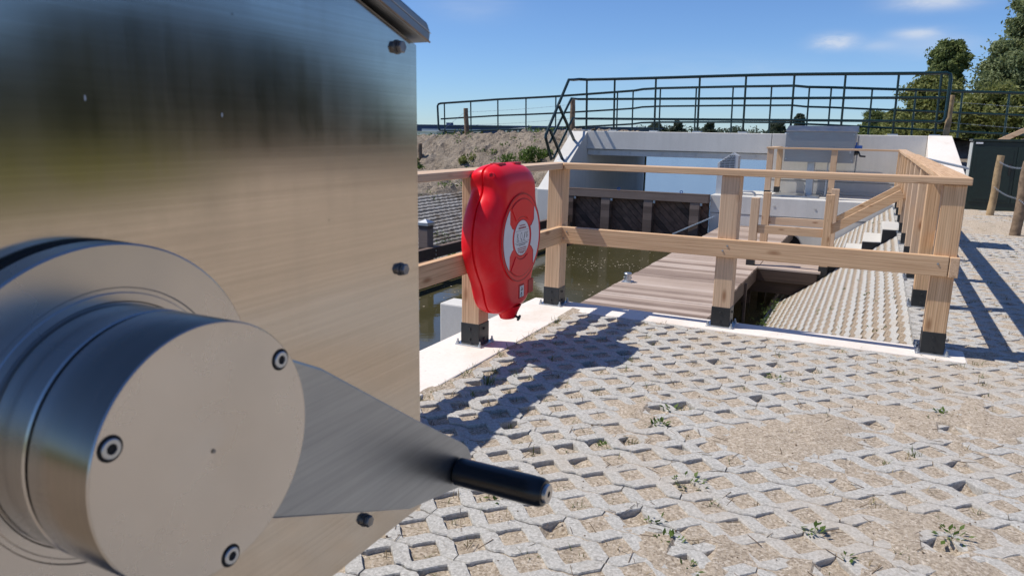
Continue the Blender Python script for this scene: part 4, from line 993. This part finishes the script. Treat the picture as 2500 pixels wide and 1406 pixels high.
tree('willow_tree', 'tall grey-green willow cut by the right picture edge', 9.6, 50, .2, 10.6, 2.6, 'leaf_grey', 3, .05, 84, 430, .125)
tree('alder_tree', 'dark green alder with twin top left of the willow', 5.35, 52, .2, 7.1, 1.75, 'leaf_dark', 4, .08, 62, 420, .112)
tree('alder_tree', 'broad olive-green tree low in front of the dark alder', 4.6, 46, .2, 4.5, 2.2, 'leaf_olive', 5, .02, 46, 380, .115, cat='tree')
tree('hedge_bush', 'dense olive bush right of the tall pale post', 7.4, 44, .2, 3.7, 2.4, 'leaf_olive', 6, .0, 46, 380, .11, cat='bush')
tree('hedge_bush', 'dark bush at the foot of the willow', 9.9, 43, .2, 3.0, 2.2, 'leaf_dark', 7, .0, 40, 360, .11, cat='bush')
tree('hedge_bush', 'small pale bush at the left end of the right tree group', 2.75, 55, .2, 2.9, 1.3, 'leaf_olive', 8, .0, 50, 170, .13, cat='bush')
tree('shrub', 'rounded dark shrub far left of the tree group behind the railing', 1.35, 58, .2, 2.9, 1.3, 'leaf_dark', 9, .0, 60, 150, .12, cat='bush')
for i, (x, h, s_, lab_) in enumerate(((-97, 7.0, 5.2, 'wide low distant tree left of three behind the railing'), (-86.5, 8.2, 3.6, 'rounder distant tree beside the wide low one'), (-71.6, 7.7, 3.4, 'lone small distant dome-shaped tree'),
                                  (-41, 8.6, 4.8, 'distant tree just left of the far cabinet roof'), (-32, 11.6, 3.6, 'tallest distant tree above the far cabinet roof'))):
    tree('distant_tree', lab_, x, 350, -.7, h, s_, 'leaf_far_haze', 20 + i, .0, 34, 90, .55)
rnd = random.Random(77); fw = MB()
for i in range(420):
    x = rnd.uniform(-330, 70); y = rnd.uniform(420, 470); h = rnd.uniform(4.2, 6.2) * (.85 if x < -140 else 1.1 if x < -60 else .9)
    leaf_cards(fw, rnd, (x, y, h * .45), (rnd.uniform(2, 6), 3, h * .6), 46, .9)
tag(fw.build('far_wood', 'leaf_far_haze'), 'hazy far line of low woods along the horizon', 'woods', kind='stuff')
# wood on the right, mirrored in the cabinet sheet
wd = MB(); rnd = random.Random(78)
WA = [34, 36, 38, 40, 43, 50, 56, 59, 64, 80, 118]; WH = [1.0, 2.2, 4.2, 5.5, 6.2, 7.0, 7.3, 6.0, 5.0, 5.5, 5.5]
for i in range(1500):
    ad = rnd.uniform(34, 64) if i < 1300 else rnd.uniform(64, 118)
    if 58 < ad < 64 and rnd.random() < .45: continue
    d = rnd.uniform(40, 50); x, y = 2 + d * math.sin(R(ad)), -4.6 + d * math.cos(R(ad))
    h = float(np.interp(ad, WA, WH)) * (.93 + .10 * math.sin(ad * 1.9) + .06 * math.sin(ad * 4.3))
    zc = rnd.uniform(.03, .92) * h; leaf_cards(wd, rnd, (x, y, zc), (1.6, 1.6, min(.9, h * .3)), 60 if ad < 58 else 40, .56, 0, .1)
tag(wd.build('wood_edge', 'leaf_wood'), 'dark wood edge mirrored in the upper cabinet sheet', 'woods', kind='stuff')

M['dry_grass'] = foliage('dead_stem', (.12, .085, .045), (.25, .19, .10), (.38, .31, .19), .2)
def weed_plant(name, label, x, y, z, r, n_leaf, seed, m='weed', upright=.5, cat='weed', ll=.018, group=None):
    rnd = random.Random(seed); mb = MB()
    for i in range(n_leaf):
        a = rnd.uniform(0, 6.283); d = r * math.sqrt(rnd.random()); k = rnd.uniform(.2, 1) * upright * r
        b0 = Vector((x, y, z)); tip = Vector((x + d * math.cos(a), y + d * math.sin(a), z + k))
        dr = (tip - b0).normalized(); L = ll * rnd.uniform(.7, 1.5)
        sd = dr.cross(Vector((0, 0, 1)))
        sd = sd.normalized() if sd.length > .01 else Vector((1, 0, 0))
        dr2 = (dr + Vector((rnd.gauss(0, .5), rnd.gauss(0, .5), rnd.gauss(.1, .4)))).normalized()
        w_ = sd * L * .26; e = tip + dr2 * L; mdl = tip + dr2 * L * .5
        mb.add([tip, mdl + w_, e, mdl - w_], [(0, 1, 2), (0, 2, 3)])
        if i % 2 == 0: mb.add([b0, b0 + Vector((.0012, 0, 0)), tip + Vector((.0012, 0, 0)), tip], [(0, 1, 2, 3)])
    return tag(mb.build(name, m), label, cat, group)
def grass_tuft(mb, rnd, x, y, z, n_, h, spread=.6):
    for i in range(n_):
        a = rnd.uniform(0, 6.283); hh = h * rnd.uniform(.4, 1.1); lean = rnd.uniform(.1, spread) * hh
        bx, by = x + rnd.gauss(0, .012), y + rnd.gauss(0, .012); w_ = rnd.uniform(.0010, .0020)
        dx, dy = math.cos(a), math.sin(a); px_, py_ = -dy * w_, dx * w_
        mb.add([(bx - px_, by - py_, z), (bx + px_, by + py_, z), (bx + dx * lean * .4 + px_ * .8, by + dy * lean * .4 + py_ * .8, z + hh * .6), (bx + dx * lean * .4 - px_ * .8, by + dy * lean * .4 - py_ * .8, z + hh * .6), (bx + dx * lean, by + dy * lean, z + hh * .9)],
               [(0, 1, 2, 3), (3, 2, 4)])
W_ = [((1.574, -2.245), .075, 46, 'bushy leafy weed in the pavers right of the crank handle', .6), ((1.704, -.87), .10, 54, 'spreading flat weed on the pavers below the middle post', .25),
      ((1.332, -1.772), .060, 36, 'weed filling a paver hole left of the small upright sprout', .6), ((1.337, -1.572), .042, 22, 'small upright sprout behind the weed-filled hole', .9),
      ((2.387, -2.214), .060, 20, 'dark weed on the bare sand patch at lower right', .5), ((1.608, -2.644), .055, 30, 'yellowing weed in a hole near the bottom edge', .7), ((1.688, -2.753), .060, 22, 'broad-leaved weed on the bottom picture edge', .5),
      ((1.218, -2.069), .045, 26, 'low weed cluster in a hole above the handle tip', .5), ((1.536, -2.534), .038, 14, 'thin two-bladed weed right below the handle tip', 1.2), ((2.002, -2.393), .035, 16, 'tiny weed between pavers at lower centre right', .8),
      ((2.428, -1.034), .035, 14, 'tiny dark weed on sand below the corner post', .6), ((1.026, -2.658), .05, 26, 'weed sprouting just under the black crank handle', .4), ((2.096, -2.482), .03, 8, 'pair of round weed leaves at the bottom right', .4),
      ((2.95, .0), .05, 26, 'weed at the foot of the corner post shadow', .5)]
for i, (xy, r_, nl, lab_, upr) in enumerate(W_):
    weed_plant('weed_plant', lab_, xy[0], xy[1], -.018 if xy[0] < 1.9 else 0, r_ * .72, int(nl * 1.05), 40 + i, 'weed', upr * .8, ll=.021)
gt = MB(); rnd = random.Random(5)
for (x, y, nn, h) in ((.454, -1.676, 46, .085), (.39, -1.48, 26, .05), (.52, -1.50, 26, .055), (.60, -1.74, 20, .05), (.47, -1.86, 26, .06), (2.301, -1.583, 26, .055), (1.044, -1.332, 22, .03), (.74, -1.02, 22, .04), (.93, -.98, 20, .045), (2.2, -1.72, 12, .04)):
    grass_tuft(gt, rnd, x, y, -.022, nn, h, .9)
for i in range(3, 40):
    for j in range(-40, 1):
        if (i + j) % 2: continue
        x, y = i * PX, j * PY
        pr = .70 if x < 1.25 and y > -3.2 else .34
        if y > -.9: pr = .5
        if rnd.random() < pr: grass_tuft(gt, rnd, x + rnd.gauss(0, .015), y + rnd.gauss(0, .015), -.026, rnd.randint(2, 12), rnd.uniform(.02, .06), 1.4)
for k in range(160): grass_tuft(gt, rnd, rnd.uniform(2.7, 4.4), rnd.uniform(1, 10), -.01, rnd.randint(3, 10), rnd.uniform(.02, .05), 1.3)
for k in range(60): grass_tuft(gt, rnd, .275 + rnd.gauss(0, .012), rnd.uniform(-3, -.15), -.02, rnd.randint(3, 9), rnd.uniform(.025, .06), 1.3)
ds = MB(); rnd = random.Random(6)
for i in range(3, 44):
    for j in range(-38, 1):
        if (i + j) % 2 == 0 and rnd.random() < .30: grass_tuft(ds, rnd, i * PX + rnd.gauss(0, .02), j * PY + rnd.gauss(0, .02), -.012, rnd.randint(2, 7), rnd.uniform(.02, .05), 2.0)
for k in range(260): grass_tuft(ds, rnd, rnd.uniform(2.6, 4.5), rnd.uniform(.2, 9.5), -.005, rnd.randint(2, 8), rnd.uniform(.02, .05), 2.0)
tag(ds.build('dry_stems', 'dry_grass'), 'dead straw-coloured stems in the paver holes', 'dry grass', kind='stuff')
tag(gt.build('grass_blades', 'grass'), 'sparse thin grass blades growing from the paver holes', 'grass', kind='stuff')
bk = MB(); rnd = random.Random(15)
for k in range(420):
    x = rnd.uniform(-12, -5.2); y = rnd.uniform(9.5, 15.5)
    if noise.noise(Vector((x * .7, y * .7, 3))) < .02: continue
    leaf_cards(bk, rnd, (x, y, bank_z(x, y) + .04), (.14, .14, .09), rnd.randint(5, 16), .035)
for k in range(300):
    x = rnd.uniform(-6.5, -4.75); y = rnd.uniform(3, 10.6)
    if noise.noise(Vector((x * 1.1, y * .8, 8))) < .12: continue
    leaf_cards(bk, rnd, (x, y, left_slope(y, (-4.62 - x) / cs2, .03)[2]), (.10, .12, .05), rnd.randint(4, 12), .022)
for k in range(260):
    y = rnd.uniform(3, 10.6); x = -4.72 + rnd.gauss(0, .10); leaf_cards(bk, rnd, (x, y, -1.12 + max(0, (-4.62 - x)) * .6), (.10, .10, .07), 8, .03)
for k in range(110):
    y = rnd.uniform(.3, 5.8); leaf_cards(bk, rnd, (.98 + rnd.gauss(0, .05), y, -1.02 + rnd.gauss(0, .03)), (.04, .07, .025), 7, .014)
for k in range(90):
    u, vv = rnd.uniform(.4, 10), rnd.uniform(.1, 1.9); q = right_slope(u, vv, -.004)
    leaf_cards(bk, rnd, q, (.03, .04, .018), rnd.randint(4, 9), .010)
tag(bk.build('bank_weeds', 'weed'), 'scattered low weeds on the soil bank and slope paving', 'ground cover', kind='stuff')
def bush(label, x, y, z, rx, rz, nn, m, seed, size=.045):
    rnd = random.Random(seed); mb = MB()
    for i in range(9): leaf_cards(mb, rnd, (x + rnd.gauss(0, rx * .45), y + rnd.gauss(0, rx * .4), z + rnd.uniform(.1, .8) * rz), (rx * .42, rx * .42, rz * .35), nn // 9, size, 0, .1)
    tag(mb.build('wild_bush', m), label, 'bush')
bush('large green bush growing beside the left wing wall', -5.75, 12.0, .33, .52, .50, 1900, 'weed', 1)
bush('leafy bush at the left foot of the soil bank', -9.3, 11.7, .15, .42, .42, 1100, 'weed', 2)
bush('dark clump of weeds in the middle of the soil bank', -7.6, 12.0, .33, .22, .32, 500, 'leaf_olive', 3)
bush('small weed bush on the upper soil bank near the ridge', -7.2, 13.2, .75, .2, .25, 350, 'weed', 4)
bush('green bush behind the lifebuoy case and corner post', -5.55, 11.2, .02, .35, .3, 900, 'weed', 6)
bush('trailing weeds above the left retaining wall', -8.2, 11.2, -.02, .6, .2, 900, 'weed', 5)
lt = MB(); rnd = random.Random(33)
for k in range(900):
    x = rnd.uniform(.3, 4.2); y = rnd.uniform(-3.4, 7.0) if x > 2.6 else rnd.uniform(-3.4, -.12)
    z = max(.0012, sand_z(x, y) + .0008)
    if rnd.random() < .55:
        a = rnd.uniform(0, 3.14); L_ = rnd.uniform(.008, .034); dx, dy = math.cos(a) * L_, math.sin(a) * L_
        lt.prism([(x - dx, y - dy, z), (x + dx, y + dy, z + .002), (x + dx - dy * .05, y + dy + dx * .05, z + .002), (x - dx - dy * .06, y - dy + dx * .06, z)], (0, 0, .0016))
    else:
        r_ = rnd.uniform(.0015, .0045)
        lt.lathe((x, y, z - .0005), (0, 0, 1), [(0, r_), (r_ * .7, r_ * .8), (r_ * 1.1, 0)], 6)
tag(lt.build('ground_litter', 'bark_litter'), 'tiny dry twigs and pebbles strewn over the grid pavers', 'litter', kind='stuff')
# floating debris on the chamber water
db = MB(); rnd = random.Random(21)
for k in range(420):
    x = rnd.uniform(-4.0, -.75); y = rnd.uniform(1.5, 10.4)
    if rnd.random() < .5: x, y = -2.7 + rnd.gauss(0, .9), 7.9 + rnd.gauss(0, .35)
    if not -4.05 < x < -.72: continue
    s_ = rnd.uniform(.006, .022); a = rnd.uniform(0, 3.14)
    db.add([(x + s_ * math.cos(a + q) * (1 if i % 2 else .6), y + s_ * math.sin(a + q), -1.166) for i, q in enumerate((0, 1.4, 2.9, 4.4))], [(0, 1, 2, 3)])
for k in range(500):
    x = -1.75 + rnd.gauss(0, .5); y = 1.15 + rnd.gauss(0, .22); s_ = rnd.uniform(.005, .02); a = rnd.uniform(0, 3.14)
    if x < -.72: db.add([(x + s_ * math.cos(a + q), y + s_ * .6 * math.sin(a + q), -1.166) for q in (0, 1.4, 2.9, 4.4)], [(0, 1, 2, 3)])
tag(db.build('floating_debris', 'sand'), 'pale leaf litter floating on the dark lock water', 'debris', kind='stuff')

# ------------------------------------------------------------------ far buildings
t = thing('warehouse', 'long dark navy warehouse on the far shore', 'warehouse', (-150, 300, -.8))
MB().box((-235, 302, -.9), (-92, 340, 3.75)).build('wall', 'navy', t)
MB().box((-236, 301, 3.75), (-91, 341, 4.15)).build('roof', 'navy', t)
MB().box((-187, 301.5, 4.15), (-184.5, 304, 5.2)).build('roof_unit', 'navy', t)
MB().box((-201, 301.4, .9), (-168, 301.95, 2.2)).build('facade_band', 'pale_clad', t)
t = thing('site_office', 'white single-storey office with dark windows before the navy warehouse', 'building', (-143, 298, -.8))
MB().box((-150, 292, -.9), (-138.6, 298, 2.55)).build('wall', 'white_clad', t)
MB().prism([(-150.2, 291.8, 2.55), (-138.4, 291.8, 2.55), (-142, 291.8, 3.2)], (0, 6.3, 0)).build('roof', 'white_clad', t)
for x in (-149, -146, -143.2): MB().box((x, 291.9, .9), (x + 1.9, 292.05, 2.2)).build('window', 'window', t)
t = thing('site_office', 'pale blue-grey flat extension right of the white office', 'building', (-130, 300, -.8))
MB().box((-138.2, 294, -.9), (-121, 299, 2.3)).build('wall', 'pale_clad', t)
for x in np.arange(-136.5, -122, 2.6): MB().box((x, 293.9, .8), (x + 1.1, 294.05, 1.8)).build('window', 'window', t)
t = thing('storage_hall', 'low white hall at the left end of the far shore', 'building', (-195, 296, -.8))
MB().box((-206, 292, -.9), (-186.5, 297, .75)).build('wall', 'white_clad', t)
MB().box((-206.2, 291.8, .75), (-186.3, 297.2, .95)).build('roof', 'pale_clad', t)
for i in range(13):
    tree('young_tree', 'slim young tree in the row before the navy warehouse', -178 + i * 4.6 + rndp.uniform(-1.2, 1.2), 286, -.8, rndp.uniform(1.6, 2.8), .55, 'leaf_olive', 60 + i, .1, 7, 26, .28, group='young trees before the warehouse')
